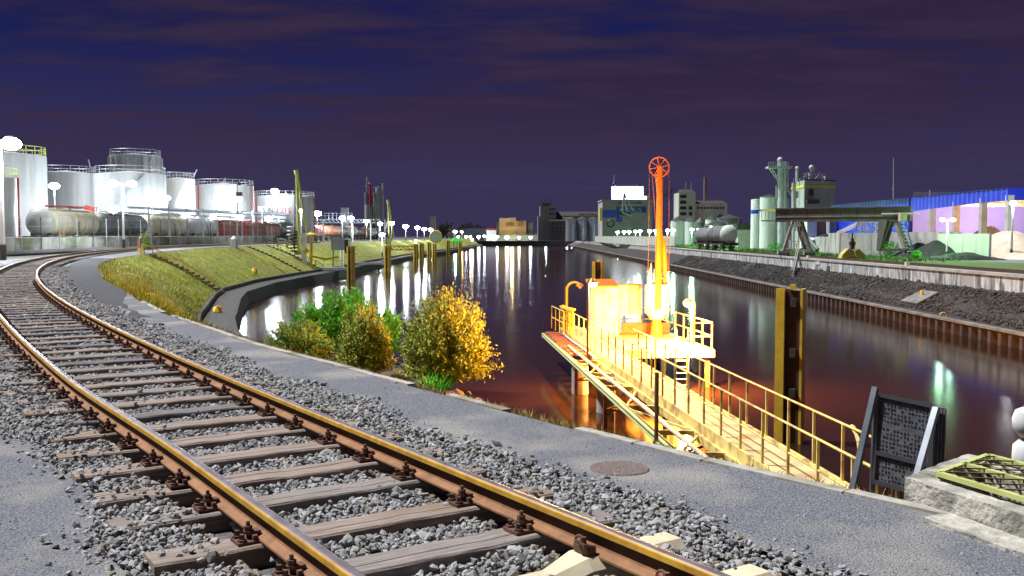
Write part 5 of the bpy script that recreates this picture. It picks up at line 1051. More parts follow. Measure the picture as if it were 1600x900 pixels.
lamp_post('white lamp bracketed high at the open corner of the blue hall', (X(1581, 106), 106, QZ), Z(318, 106) - QZ, GALV, (0,), LAMPC, 650, CW, 'lamp posts of the right quay', .1, .42)
lamp_post('white post with double lamp before the pale block bay', (X(1480, 103), 103, QZ), Z(344, 103) - QZ, WHITE, (-1, 1), LAMPG, 900, GW, 'lamp posts of the right quay', .08, .34, .55)
def heap(name, label, cat, c, rx_, ry_, h, mat, seed):
    b = B(); n = 26; v = []
    for j in range(n + 1):
        for i in range(n + 1):
            u, w = (i / n * 2 - 1) * 1.2, (j / n * 2 - 1) * 1.2; r = math.hypot(u, w); q = Vector((c[0] + u * rx_, c[1] + w * ry_, 0)); z = max(-.1, h * (1.02 - r * (1 + .25 * noise.noise(Vector((u * 2, w * 2, seed)))))) if r > .12 else h * .9
            v.append(q + Vector((0, 0, c[2] + z + .12 * noise.noise(q * 1.4) * (z > 0))))
    b.add(v, [(j * (n + 1) + i, j * (n + 1) + i + 1, (j + 1) * (n + 1) + i + 1, (j + 1) * (n + 1) + i) for j in range(n) for i in range(n)]); o = b.ob(name, mat); tag(o, label, cat); return o
COALM = M('coal', (.016, .017, .015), (.008, .009, .008), 3., .8, bump=1.2, bsc=5); SANDM = M('pale_sand', (.5, .42, .32), (.36, .3, .22), .6, .9, bump=.6, bsc=3)
heap('coal_heap', 'dark heap of coal left of the double lamp post', 'heap', (X(1462, 108), 108, QZ), 3.2, 2.6, 2.2, COALM, 2); heap('coal_heap', 'lower dark heap of coal by the gantry leg', 'heap', (X(1437, 112), 112, QZ), 3., 2.5, 1.9, COALM, 5); heap('coal_heap', 'long low dark heap before the pale block bay', 'heap', (X(1505, 101), 101, QZ), 4.5, 1.2, .9, COALM, 8)
heap('coal_heap', 'black heap in the open bay behind the gantry girder', 'heap', (X(1288, 150), 150, QZ), 4.2, 3., 3.1, COALM, 9)
heap('sand_heap', 'large pale sand heap at the open hall corner', 'heap', (X(1592, 108), 110, QZ), 7.5, 5.5, 3.4, SANDM, 3); heap('gravel_heap', 'grey gravel heap inside the hall left of the sand', 'heap', (X(1545, 124), 124, QZ), 5.5, 4., 4.2, M('grey_gravel', (.11, .105, .11), (.06, .06, .065), 2., .9, bump=.8, bsc=5), 6)
# block bays
BLK = M('block_concrete', (.5, .5, .48), (.32, .32, .31), .7, .85, bump=.2, stretch=(1.5, 1.5, .3), c3=(.24, .24, .22), sc3=.5); BLKG = M('bay_concrete', (.5, .52, .45), (.38, .4, .34), .7, .85, stretch=(1, 1, .4))
def bays(label, pts, h, w, mat):
    E = T('block_wall', label, 'wall', (*pts[0], QZ), 'concrete bay walls on the right quay')
    for a, c in zip(pts[:-1], pts[1:]):
        a = Vector((*a, QZ)); c = Vector((*c, QZ)); L = (c - a).length; n = max(1, round(L / w))
        for k in range(n): B(E).beam(a.lerp(c, (k + .012) / n) + Vector((0, 0, h / 2)), a.lerp(c, (k + .985) / n) + Vector((0, 0, h / 2)), .5 + .03 * (k % 2), h - .05 * (k % 3 == 1)).ob('concrete_block', mat, E)
bays('pale upright block wall of the open bays behind the grab bucket', [(X(1297, 133), 133), (X(1315, 126), 126), (X(1376, 122), 122)], 2.9, 1.1, BLK); bays('short block pillar wall left of the bays by the conveyor', [(X(1276, 150), 150), (X(1297, 134), 134)], 2.4, 1.6, BLK)
bays('long block wall behind the coal heaps at the foot of the hall', [(X(1376, 128), 128), (X(1466, 121), 121), (X(1500, 114), 114)], 3., 1.4, BLK); bays('smooth pale green lit bay wall beside the double lamp post', [(X(1467, 108.5), 108.5), (X(1548, 104), 104)], 2.75, 1.6, BLKG)
# silos and elevator
SILO = M('silo_white', (.66, .7, .68), (.52, .56, .54), .5, .5, stretch=(1, 1, .2))
def silo(label, px0, px1, yt, D, mat, band=None, roof=None, group='white silos', base=None):
    x0, x1 = X(px0, D), X(px1, D); r = (x1 - x0) / 2; c = Vector(((x0 + x1) / 2, D, QZ if base is None else base)); zt_ = Z(yt, D); E = T('silo', label, 'silo', c, group)
    B(E).rev([(r, 0), (r, zt_ - c.z), (r * .98, zt_ - c.z + .03), (.001, zt_ - c.z + (roof or r * .15))], c, 28).ob('shell', mat, E, True)
    if roof: B(E).rev([(r * 1.03, zt_ - c.z), (r * 1.03, zt_ - c.z + .08), (.001, zt_ - c.z + roof + .1)], c, 28).ob('roof', DARKST, E, True)
    if band: B(E).rev([(r + .02, band[0] - c.z), (r + .02, band[1] - c.z)], c, 28).ob('blue_band', BLUEP, E, True)
    b = B(E); b.beam((c.x + r * .55, c.y - r * .9, c.z), (c.x + r * .55, c.y - r * .9, zt_), .12, .12); b.ob('ladder', GALV, E)
    for k in range(1, 6): z = (zt_ - c.z) * k / 6; B(E).rev([(r + .005, z - .04), (r + .03, z), (r + .005, z + .04)], c, 28).ob('seam_ring', mat, E, True)
    return E
silo('slim white silo with blue band, leftmost on the right quay', 1173, 1187, 312, 200, SILO, (Z(334, 200), Z(328, 200))); silo('broad white silo with blue band beside the slim one', 1187, 1214, 308, 196, SILO, (Z(330, 196), Z(327, 196)), .5); silo('white silo half hidden behind the elevator tube', 1210, 1232, 311, 206, TANKG, None, .6)
D = 192; E = T('bucket_elevator', 'tall pale elevator tube with railed head platform between silos and cube tower', 'elevator', (X(1220, D), D, QZ)); EL = M('elevator_steel', (.5, .54, .54), (.36, .4, .4), .8, .5)
B(E).cyl((X(1220, D), D, QZ), P(1220, 252, D), .62, n=14).ob('tube', EL, E, True); B(E).cyl((X(1226, D), D, QZ), P(1226, 252, D), .42, n=12).ob('tube', EL, E, True); B(E).sph(P(1219, 250, D), .6, 12).ob('head', EL, E, True)
B(E).bx(P(1201, 262.5, D - 1.2), P(1233, 261, D + 1.2)).ob('head_platform', EL, E)
for px in np.linspace(1201, 1232, 9): B(E).beam(P(px, 262, D - 1.2), P(px, 253.5, D - 1.2), .09, .09).ob('railing_post', EL, E)
for y in (253.5, 258): B(E).beam(P(1201, y, D - 1.2), P(1232.5, y, D - 1.2), .09, .09).ob('handrail', EL, E)
for a, c in (((1202, 263), (1217, 285)), ((1206, 263), (1217, 281)), ((1225, 281), (1236, 306)), ((1228, 262), (1228, 300)), ((1231, 262), (1231, 300)), ((1213, 290), (1213, 308))): B(E).beam(P(*a, D), P(*c, D), .2, .2).ob('strut', EL, E)
D = 188; E = T('cube_tower', 'grey clad cube tower with yellow stripe and roof machinery', 'tower building', (X(1265, D), D, QZ)); CLD = M('grey_cladding', (.42, .45, .44), (.34, .37, .36), .4, .55, stretch=(1, 1, .15))
pts = [Vector((X(1236, 194), 194, 0)), Vector((X(1256, 184), 184, 0)), Vector((X(1304, 188), 188, 0)), Vector((X(1290, 200), 200, 0))]; z0, z1 = Z(377, 187), Z(283, 187)
def wallq(a, c, z0, z1, name, mat, n=1, off_=0.):
    d = (c - a).normalized(); nr = Vector((d.y, -d.x, 0))
    for k in range(n): B(E).add([a.lerp(c, k / n) + nr * (off_ + .03 * (k % 2)) + Vector((0, 0, z0)), a.lerp(c, (k + .97) / n) + nr * (off_ + .03 * (k % 2)) + Vector((0, 0, z0)), a.lerp(c, (k + .97) / n) + nr * (off_ + .03 * (k % 2)) + Vector((0, 0, z1)), a.lerp(c, k / n) + nr * (off_ + .03 * (k % 2)) + Vector((0, 0, z1))], [(0, 1, 2, 3)]).ob(name, mat, E)
B(E).prism([p + Vector((0, 0, QZ)) for p in pts], (0, 0, z1 - QZ - .01)).ob('core', CLD, E); wallq(pts[0], pts[1], z0, z1, 'cladding_panel', CLD, 3, .05); wallq(pts[1], pts[2], z0, z1, 'cladding_panel', CLD, 7, .05)
YST = M('stripe_yellow', (.75, .7, .08), None); wallq(pts[0], pts[1], Z(294, 187), Z(290, 187), 'yellow_stripe', YST, 1, .14); wallq(pts[1], pts[2], Z(294, 187), Z(290, 187), 'yellow_stripe', YST, 1, .14)
B(E).prism([p + Vector((0, 0, z1)) for p in pts], (0, 0, .25)).ob('parapet', DARKST, E)
wallq(pts[1].lerp(pts[2], .12), pts[1].lerp(pts[2], .28), Z(307, 187), Z(296, 187), 'louvre', DARKST, 1, .14); wallq(pts[0].lerp(pts[1], .38), pts[0].lerp(pts[1], .58), Z(308, 187), Z(298, 187), 'window', DARKST, 1, .14)
B(E).box(pts[1].lerp(pts[2], .2) + Vector((0, -.8, Z(316, 187))), (2.4, 1.6, .8)).ob('dark_canopy', DARKST, E)
for a, r, y0, y1 in ((1245.5, .3, 284, 263), (1290, .35, 284, 275), (1266, .35, 284, 270), (1270, .5, 268, 261)): B(E).cyl(P(a, y0, 188), P(a, y1, 188), r, n=10).ob('roof_pipe', EL, E, True)
B(E).sph(P(1245.5, 263, 188), .42, 10).ob('vent_head', EL, E, True); B(E).sph(P(1268, 262, 188), .55, 10).ob('vent_head', EL, E, True); B(E).cyl(P(1250, 279, 188), P(1246, 279, 188), .28, n=8).ob('roof_pipe', EL, E)
for px in range(1240, 1290, 5): B(E).beam(P(px, 284, 186), P(px, 279 if px < 1256 else 271, 186), .08, .08).ob('railing_post', EL, E)
for y in (279, 275, 271): B(E).beam(P(1256 if y < 279 else 1239, y, 186), P(1288, y, 186), .08, .08).ob('handrail', EL, E)
for a, c in (((1256, 272), (1268, 279)), ((1262, 270), (1256, 278)), ((1280, 270), (1288, 280)), ((1274, 279), (1282, 272))): B(E).beam(P(*a, 187), P(*c, 187), .16, .16).ob('chute', EL, E)
E = T('silo_block', 'pale green clad building block under the cube tower, behind the girder', 'building', (X(1268, 170), 170, QZ)); B(E).bx((X(1261, 168), 168, QZ), (X(1276, 168), 172, Z(343, 168))).ob('pale_wall', SILO, E); B(E).bx((X(1276, 170), 170, QZ), (X(1296, 170), 172, Z(340, 170))).ob('brown_wall', M('brown_wall', (.2, .13, .12), (.14, .1, .09), .4, .8), E); B(E).bx((X(1296, 168), 168, QZ), (X(1308, 168), 172, Z(340, 168))).ob('pale_wall', TANKG, E); B(E).prism([(X(1259, 166), 166, Z(382, 166)), (X(1276, 166), 166, Z(382, 166)), (X(1276, 168), 168, Z(371, 168)), (X(1261, 168), 168, Z(371, 168))], (0, 0, .1)).ob('chute', SILO, E)
E = T('conveyor', 'dark green sloping conveyor under the gantry legs', 'conveyor', (X(1260, 140), 140, QZ)); B(E).beam(P(1250, 362, 140), P(1277, 391, 134), .5, .6).ob('belt_frame', M('conveyor_green', (.1, .2, .14), None), E); B(E).beam(P(1250, 360, 139.6), P(1277, 389, 133.6), .1, .12).ob('side_rail', GALV, E); B(E).beam((X(1262, 138), 138, QZ), P(1262, 375, 138), .15, .15).ob('leg', DARKST, E)
E = T('conveyor', 'pale railed conveyor rising to the right before the blue hall', 'conveyor', (X(1335, 134), 134, QZ)); B(E).beam(P(1308, 366, 130), P(1350, 345, 132), .5, .35).ob('belt_frame', GALV, E); B(E).beam(P(1308, 363, 130), P(1347, 344, 132), .1, .12).ob('side_rail', WHITE, E)
for px in (1340, 1346, 1352, 1358, 1369, 1376): B(E).beam(P(px, 362, 131), P(px, 347, 131), .1, .1).ob('railing_post', GALV, E)
for y in (347, 360): B(E).beam(P(1338, y, 131), P(1378, y, 131), .12, .12).ob('handrail', GALV, E)
for px in (1345, 1369): B(E).beam((X(px, 131), 131, QZ), P(px, 345, 131), .2, .2).ob('leg', GALV, E)
for k in range(4): a = P(1345 + 8 * k, 360 if k % 2 else 347, 131); c = P(1353 + 8 * k, 347 if k % 2 else 360, 131); B(E).beam(a, c, .1, .1).ob('brace', GALV, E)
tag(B().cyl((X(1396, 150), 150, 2), P(1396, 246, 150), .12, .04, n=6).ob('lightning_mast', GALV), 'tall thin pale mast rising behind the blue hall roof', 'mast'); tag(B().cyl(P(1453, 306, 128), P(1453, 297, 128), .06, n=5).ob('roof_rod', GALV), 'short thin rod on the hall fascia', 'rod')
def qbush(label, px, D, r, h):
    E = T('shrub', label, 'shrub', (X(px, D), D, QZ), 'shrubs on the right quay'); B(E).cyl((X(px, D), D, QZ), (X(px, D), D, QZ + h * .5), .06, n=5).ob('stem', STEM, E)
    n = 500; d = rng.normal(0, 1, (n, 3)); d /= np.linalg.norm(d, axis=1)[:, None]; d *= rng.uniform(.5, 1.05, (n, 1)); L_ = d * np.array([r, r, h * .5]) + np.array([0, 0, h * .5])
    o = instances('foliage', LEAFB, bvq, [(0, 1, 2, 3)], L_, rng.uniform(0, 6, (n, 3)), np.full((n, 3), .26), attr='rnd'); o.parent = E; o['kind'] = 'stuff'
qbush('green shrub growing between the landside legs of the gantry', 1392, 113, 1.1, 2.); qbush('green shrub on the lawn under the white silos', 1212, 170, 1.4, 1.3); qbush('small green shrub before the left coal heap', 1433, 106, .5, .9)
# grass tufts on the quay
n = 9000; D = rng.uniform(95, 330, n); xx = 35.6 + rng.random(n) * 8 + .0133 * D; blades(np.stack([xx, D, np.full(n, QZ - .04)], 1), rng.uniform(.15, .5, n), .12, M('quay_blade', (.08, .26, .02), (.05, .14, .015), 30., .8, attr='rnd'), 'quay_tufts', 'bright green grass tufts lining the rails of the right quay')
# ---------------------------------------------------------------- tank wagons, lamps and mills of the right bank
e = tank_wagon('dark tank wagon with a pale green lit end, front of the pair on the quay', rc(33.9, 150) , 158, QZ + .05, 12., WGREY, 1.5, 4, 'tank wagons on the right quay', M('green_white_end', (.6, .68, .6), None))
tank_wagon('ribbed dark tank wagon behind the green lit one on the quay', rc(33.9, 150) + .18, 171.5, QZ + .05, 12., M('wagon_mid', (.26, .26, .27), (.16, .16, .17), 1.2, .5), 1.4, 9, 'tank wagons on the right quay')
lx_ = [886, 893, 905, 912, 920, 928, 935, 942, 949, 965, 975, 983, 993, 1000, 1015, 1024, 1043, 1052]
for i, px in enumerate(lx_):
    D = min(560 - 6 * i, 54750 / (px - 820)) ; D = 580 - 20 * i if D > 500 else D
    D = 600 - 21 * i if i < 9 else D
    lamp_post('small lamp post in the row on the right quay, %s from the far end' % ORD[i], (X(px, D), D, QZ), Z(366 - .35 * i, D) - QZ, GALV, (0,), LAMPG if i > 8 else LAMPC, 800 if i > 5 else 400, GW if i > 8 else CW, 'lamp row along the right quay', .07, .32 + .0013 * D, 0.)
lamp_post('lamp post standing right of the paired tank wagons on the quay', (X(1117, 180), 180, QZ), Z(356, 180) - QZ, GALV, (-1, 1), LAMPG, 2600, GW, 'lamp row along the right quay', .07, .5, .8)
lamp_post('lamp post above the ribbed tank wagon, left one', (X(1081, 215), 215, QZ), Z(359, 215) - QZ, GALV, (0,), LAMPG, 1800, GW, 'lamp row along the right quay', .07, .5); lamp_post('lamp post above the green lit tank wagon, right one', (X(1092, 205), 205, QZ), Z(359, 205) - QZ, GALV, (0,), LAMPG, 1800, GW, 'lamp row along the right quay', .07, .5)
lamp_post('lamp post at the right end beside the white silos', (X(1139, 172), 172, QZ), Z(356, 172) - QZ, GALV, (0,), LAMPG, 1800, GW, 'lamp row along the right quay', .07, .42)
E = T('quay_fence_wall', 'long pale green lit boundary wall behind the lamp row of the right quay', 'wall', (46, 250, QZ))
fw = [(X(1055, 232), 232), (X(1010, 262), 262), (X(955, 330), 330), (X(930, 450), 450)]
for a, c in zip(fw[:-1], fw[1:]):
    a = Vector((*a, QZ + 1.2)); c = Vector((*c, QZ + 1.2)); n = max(2, int((c - a).length / 6))
    for k in range(n): B(E).beam(a.lerp(c, k / n), a.lerp(c, (k + .96) / n), .3, 2.4 + .2 * (k % 2)).ob('wall_panel', BLKG, E)
for lab, px0, px1, yt, D, m, rf in (('grey tank with dark cone roof right of the paired wagons', 1101, 1140, 379 - 27, 215, TANKG, 1.), ('wide dark tank behind the lamp post by the wagons', 1120, 1158, 342, 226, M('tank_dark', (.14, .15, .15), (.09, .1, .1), .5, .6), 1.), ('pale tank left of the dark tanks behind the wagons', 1102, 1122, 343, 232, SILO, .9), ('pale tank with dark roof behind the ribbed wagon', 1048, 1072, 345, 262, SILO, 1.2), ('second pale tank with dark roof right behind the ribbed wagon', 1070, 1092, 346, 258, SILO, 1.2), ('small dark domed tank between the pale tanks', 1085, 1104, 348, 250, M('tank_dark', (.14, .15, .15)), 1.4)):
    silo(lab, px0, px1, yt, D, m, None, rf, 'tanks behind the wagons')
E = T('low_shed', 'low pale shed between the grey tank and the white silos', 'shed', (X(1163, 210), 210, QZ)); B(E).bx((X(1153, 210), 210, QZ), (X(1176, 210), 216, Z(359, 210))).ob('wall', BLKG, E); B(E).bx((X(1152, 209.8), 209.8, Z(359, 210)), (X(1177, 209.8), 216, Z(349, 210))).ob('roof', DARKST, E)
# mill with tower and chimney
WIN = M('dark_window', (.03, .03, .035), None, 3., .3); MILL = M('mill_render', (.5, .48, .43), (.38, .36, .32), .3, .85, stretch=(1, 1, .3)); TILE = M('dark_roof', (.05, .035, .035), (.03, .025, .025), 1., .8)
def windows(E, px, ys, D, w, h, mat=WIN):
    for x in px:
        for y in ys:
            p = P(x, y, D); f = B(E).box((p.x, D - .03, p.z), (w, .1, h)).ob('window', mat, E)
D = 330; E = T('old_mill', 'pale old mill with corner tower and dark roof behind the wagons', 'mill', (X(1098, D), D, QZ))
B(E).bx((X(1060, D), D, QZ), (X(1086, D), D + 10, Z(301, D))).ob('tower_wall', MILL, E); B(E).prism([(X(1064, D), D - .2, Z(301, D)), (X(1087, D), D - .2, Z(301, D)), (X(1082, D), D + 4, Z(295, D)), (X(1067, D), D + 4, Z(295, D))], (0, 6, 0)).ob('tower_roof', TILE, E)
B(E).bx((X(1086, D + 2), D + 2, QZ), (X(1136, D + 2), D + 14, Z(318, D))).ob('wing_wall', MILL, E); B(E).prism([(X(1085, D), D + 1.6, Z(318, D)), (X(1137, D), D + 1.6, Z(318, D)), (X(1136, D), D + 8, Z(313, D)), (X(1086, D), D + 8, Z(313, D))], (0, .5, .2)).ob('wing_roof', TILE, E)
windows(E, (1064.5, 1067.5, 1070.5), (307, 316, 325, 334), D, .8, 1.1); windows(E, [1091 + 4.9 * k for k in range(9)], (325,), D + 2, .75, .7); windows(E, (1079,), (325, 334), D, 1.2, 1.3)
B(E).add([P(1120, 340, D + 1.7), P(1127, 333, D + 1.7), P(1125, 337, D + 1.7), P(1131, 336, D + 1.7), P(1127, 339, D + 1.7)], [(0, 1, 2, 3, 4)]).ob('blue_emblem', BLUEP, E)
for px in (1072, 1080): B(E).cyl(P(px, 296, D + 4), P(px, 285, D + 4), .1, n=5).ob('aerial', GALV, E)
tag(B().cyl((X(1101.5, 345), 345, QZ), P(1102, 277, 345), .75, .6, n=12).ob('chimney', M('chimney_brick', (.2, .13, .11), (.13, .09, .08), .6, .9)), 'slim brick chimney behind the pale mill', 'chimney')
# warehouse with lettering and lit board
D = 400; E = T('warehouse', 'tall pale warehouse with blue lettering strip and a lit white roof board', 'warehouse', (X(980, D), D, QZ)); WH = M('warehouse_render', (.4, .4, .38), (.32, .32, .31), .15, .85)
B(E).bx((X(941, D), D, QZ), (X(1019, D), D + 20, Z(314, D))).ob('wall', WH, E); B(E).bx((X(940, D), D - .3, Z(314, D)), (X(1020, D), D + 20, Z(312, D))).ob('parapet', CONC, E)
B(E).bx((X(963, D), D - .25, Z(332, D)), (X(1009, D), D - .05, Z(323, D))).ob('blue_strip', M('sign_blue', (.03, .1, .35), None), E); text('RHENUS', 2.5, M('sign_pale', (.55, .62, .75), None), E, P(967, 331, D - .4) - Vector(E.location), (math.pi / 2, 0, 0))
bm = EM('lit_board', (.9, .92, 1.), 7.); bo = B(E).bx((X(957, D), D + 1, Z(312, D) + .3), (X(1004, D), D + 2.4, Z(291.5, D))).ob('lit_board', bm, E)
b = B(E)
for px in (956, 980.5, 1005): b.beam(P(px, 313, D + 2.), P(px, 290.5, D + 2.), .4, .4)
b.ob('board_frame', GALV, E); B(E).bx(P(957, 291.5, D + 1), P(1004, 290.5, D + 2)).ob('top_beam', GALV, E)
for px in (960, 1001): B(E).box(P(px, 294.5, D + .9), (1.6, .1, .5)).ob('board_mark', GALV, E)
B(E).bx((X(1005, D), D + 1, Z(312, D)), (X(1011, D), D + 3, Z(306, D))).ob('lit_side_board', EM('side_board', (.6, .7, .9), 1.2), E); B(E).cyl(P(959.5, 290, D + 1), P(959.5, 273, D + 1), .3, .08, n=6).ob('aerial', GALV, E); B(E).sph(P(959.5, 288, D + 1), .8, 10).ob('blue_ball', BLUEP, E, True)
windows(E, (972, 984, 997), (317,), D, 3., .5)
for k in range(10): B(E).beam(P(957 + 4.5 * k, 290, D + 2), P(957 + 4.5 * k, 287.5, D + 2), .1, .1).ob('railing_post', GALV, E)
# blue luffing crane in front of the warehouse
D = 372; E = T('quay_crane', 'blue slewing quay crane with a lattice jib before the warehouse', 'crane', (X(963, D), D, QZ))
B(E).bx((X(941, D), D, Z(340, D)), (X(967, D), D + 4, Z(328, D))).ob('machine_house', BLUEP, E); B(E).bx((X(966, D), D, Z(336, D)), (X(985, D), D + 3, Z(331, D))).ob('boom_base', M('crane_navy', (.05, .07, .2), None), E)
B(E).bx((X(963, D), D, Z(350, D)), (X(972, D), D + 3, Z(339, D))).ob('slew_column', BLUEP, E); B(E).bx((X(937, D), D, Z(345, D)), (X(941, D), D + 2, Z(325, D))).ob('yellow_mast', YEL, E)
for a, c in (((972, 330), (975, 300)), ((979, 330), (975, 300)), ((972, 332), (988, 338)), ((975, 302), (990, 330)), ((950, 365), (955, 348)), ((985, 365), (975, 348)), ((955, 348), (975, 348)), ((965, 365), (962, 350))): B(E).beam(P(*a, D), P(*c, D), .5, .5).ob('lattice_bar', GALV if a[1] < 340 else CONC, E)
B(E).ring(P(954, 349, D - .5), 1.3, .3, Vector((0, 1, 0)), 16, 5).ob('hoop', DARKST, E)
for a, c in (((1018, 320), (1052, 292)), ((1020, 322), (1052, 296))): B(E).beam(P(*a, D), P(*c, D), .3, .3).ob('jib', DARKST, E)
B(E).cyl(P(1049, 294, D), P(1049, 313, D), .15, n=5).ob('hook_line', DARKST, E)
# row of grey silos and long dark warehouse
for i, (a, c) in enumerate(((884, 901), (901, 918), (918, 936), (930, 948))): silo('grey steel silo in the row left of the warehouse, %s from the left' % ORD[i], a, c, 343, 470 + i, M('steel_silo', (.3, .33, .38), (.2, .22, .27), .3, .4, metal=.4, stretch=(1, 1, .1)), None, 1.5, 'grey silo row')
D = 520; E = T('granary', 'grey granary tower with long dark roofed wing beyond the silos', 'granary', (X(870, D), D, QZ)); GRN_ = M('granary_wall', (.3, .3, .31), (.23, .23, .24), .2, .85)
B(E).bx((X(844, D), D, QZ), (X(869, D), D + 14, Z(322, D))).ob('tower_wall', GRN_, E); B(E).bx((X(840.5, D), D + .5, QZ), (X(857, D), D + 10, Z(338, D))).ob('lower_wall', GRN_, E); B(E).bx((X(858, D - 2), D - 2, QZ), (X(891, D - 2), D, Z(345, D))).ob('front_wall', M('granary_dark', (.16, .15, .16), None), E); B(E).prism([(X(857, D), D - 2.5, Z(345, D)), (X(892, D), D - 2.5, Z(345, D)), (X(888, D), D + 3, Z(338, D)), (X(860, D), D + 3, Z(338, D))], (0, .4, .2)).ob('front_roof', TILE, E)
B(E).bx((X(869, D), D + 3, QZ), (X(945, D), D + 14, Z(337, D))).ob('wing_wall', M('granary_dark', (.16, .15, .16)), E); B(E).prism([(X(868, D), D + 2.6, Z(337, D)), (X(946, D), D + 2.6, Z(337, D)), (X(946, D), D + 8, Z(331, D)), (X(868, D), D + 8, Z(331, D))], (0, .5, .3)).ob('wing_roof', TILE, E)
B(E).bx((X(847, D), D + 2, Z(322, D)), (X(860, D), D + 10, Z(317, D))).ob('roof_house', DARKST, E)
for px in (846, 851, 857, 862): B(E).beam(P(px, 322, D), P(px, 312, D), .3, .3).ob('aerial', DARKST, E)
windows(E, (859.5, 863, 866.5), (327, 334), D, 1., 1.3); windows(E, (864, 870, 876, 882), (350, 356, 362), D - 2, 1., 1.); windows(E, [906 + 5 * k for k in range(7)], (335,), D + 3, 1.2, .8)
E = T('beige_block', 'beige lit block building at the far end of the canal', 'building', (X(805, 650), 650, -1.3)); BG = M('beige_render', (.55, .42, .2), (.45, .34, .17), .2, .8)
B(E).bx((X(780, 650), 650, -1.3), (X(806, 650), 665, Z(341.5, 650))).ob('wall', BG, E); B(E).bx((X(806, 652), 652, -1.3), (X(822, 652), 665, Z(345, 650))).ob('wall', BG, E); B(E).bx((X(776, 654), 654, -1.3), (X(780, 654), 668, Z(347, 650))).ob('grey_wall', M('shed_grey', (.2, .2, .2), None), E); B(E).bx((X(779.5, 649.8), 649.8, Z(341.5, 650)), (X(806.5, 649.8), 665, Z(340.5, 650))).ob('parapet', CONC, E)  # narrow left wall is plain grey beside the beige ones
windows(E, (794, 800, 813), (349, 352), 650, 3.2, 1.8, M('faded_mark', (.36, .25, .12), None))
light('lamp_light', (P(800, 358, 630) - Vector(E.location)), (1., .75, .4), 6000, 1., E)
E = T('grey_annex', 'grey annex with vent right of the beige block', 'building', (X(828, 660), 660, -1.3)); B(E).bx((X(822, 656), 656, -1.3), (X(833, 656), 670, Z(348, 656))).ob('wall', M('shed_grey', (.2, .2, .2)), E); B(E).bx((X(823, 656), 656, Z(348, 656)), (X(829, 656), 662, Z(346, 656))).ob('roof_house', DARKST, E)
E = T('low_hall', 'low grey hall with pale lit front along the far end of the canal', 'hall', (X(830, 640), 640, -1.3)); B(E).bx((X(770, 640), 640, -1.3), (X(858, 640), 646, Z(367, 640))).ob('wall', M('hall_green', (.25, .3, .26), (.18, .22, .19), .2, .8), E); B(E).bx((X(769, 639), 639, Z(367, 640)), (X(859, 639), 646, Z(365.5, 640))).ob('roof', DARKST, E)
E = T('flat_hall', 'flat blue grey hall left of the beige block', 'hall', (X(740, 660), 660, -1.3)); B(E).bx((X(716, 660), 660, -1.3), (X(760, 660), 680, Z(357, 660))).ob('wall', M('hall_blue', (.14, .18, .25), None), E); B(E).bx((X(715, 659), 659, Z(357, 660)), (X(761, 659), 680, Z(355.5, 660))).ob('roof', TILE, E)
E = T('red_topped_kiosk', 'small white building with red top band by the far canal end', 'building', (X(767, 630), 630, -1.3)); B(E).bx((X(760, 630), 630, -1.3), (X(775, 630), 640, Z(359.5, 630))).ob('wall', WHITE, E); B(E).bx((X(759.5, 629.6), 629.6, Z(359.5, 630)), (X(775.5, 629.6), 640, Z(356.5, 630))).ob('red_band', REDP, E)
for i, (px, y, c, em, w, hs) in enumerate(((711, 362, CW, LAMPC, 900, 1.3), (721.5, 362.5, (1, .5, .2), LAMPO, 1200, .9), (716, 370, CW, LAMPC, 900, 1.1), (728, 370, CW, LAMPC, 900, 1.), (735, 370, CW, LAMPC, 900, 1.), (748, 370, CW, LAMPC, 900, 1.2), (757, 369, CW, LAMPC, 900, 1.), (777, 370, CW, LAMPC, 900, 1.), (792, 371, CW, LAMPC, 1500, 1.5), (811, 371, CW, LAMPC, 900, 1.), (829, 371, CW, LAMPC, 900, 1.1), (853, 371, CW, LAMPC, 900, 1.))):
    D = 622 + (i % 3) * 3; D = 560 if i in (0, 1) else D
    base = (X(px, D), D, -1.3); lamp_post(('orange' if i == 1 else 'white') + ' lamp post at the far canal end, %s from the left' % ORD[i], base, Z(y, D) + 1.3, GALV, (0,), em, w, c, 'lamps at the far canal end', .12, hs)
lamp_post('warm lamp low on the left bank near the far end', (X(738, 480), 480, -1.2), Z(380, 480) + 1.2 if Z(380, 480) > -1 else 1.2, GALV, (0,), LAMPW, 900, WARM, 'lamps at the far canal end', .1, .7)
# far left towers
D = 420; E = T('process_tower', 'tall thin process tower with red column and twin silos far behind the train', 'tower', (X(588, D), D, .4)); TW = M('tower_grey', (.36, .37, .36), (.27, .28, .27), .3, .8)
B(E).cyl((X(576, D), D, 0), P(576, 320, D), 1.75, n=14).ob('base_silo', TW, E, True); B(E).cyl((X(591, D), D, 0), P(591, 293, D), 1.2, n=14).ob('silo', TW, E, True); B(E).bx((X(574, D), D + 1, 0), (X(585, D), D + 4, Z(304, D))).ob('frame_tower', DARKST, E)
B(E).cyl(P(578.5, 324, D - 1), P(578.5, 286, D - 1), .55, n=10).ob('red_column', M('deep_red', (.4, .02, .06), None), E, True); B(E).cyl(P(578, 288, D - 1), P(578, 284, D - 1), .7, n=10).ob('column_head', TW, E)
for px, y0, y1, r in ((598, 345, 286, .4), (573, 300, 276, .25), (570.5, 322, 300, .25), (584, 345, 300, .3), (572, 295, 289, .2)): B(E).cyl(P(px, y0, D), P(px, y1, D), r, n=8).ob('pipe', GALV, E)
B(E).beam(P(569, 290.5, D), P(590, 293, D), .3, .3).ob('catwalk', GALV, E); B(E).cyl(P(591, 293, D), P(591, 290.5, D), .4, n=8).ob('vent', TW, E)
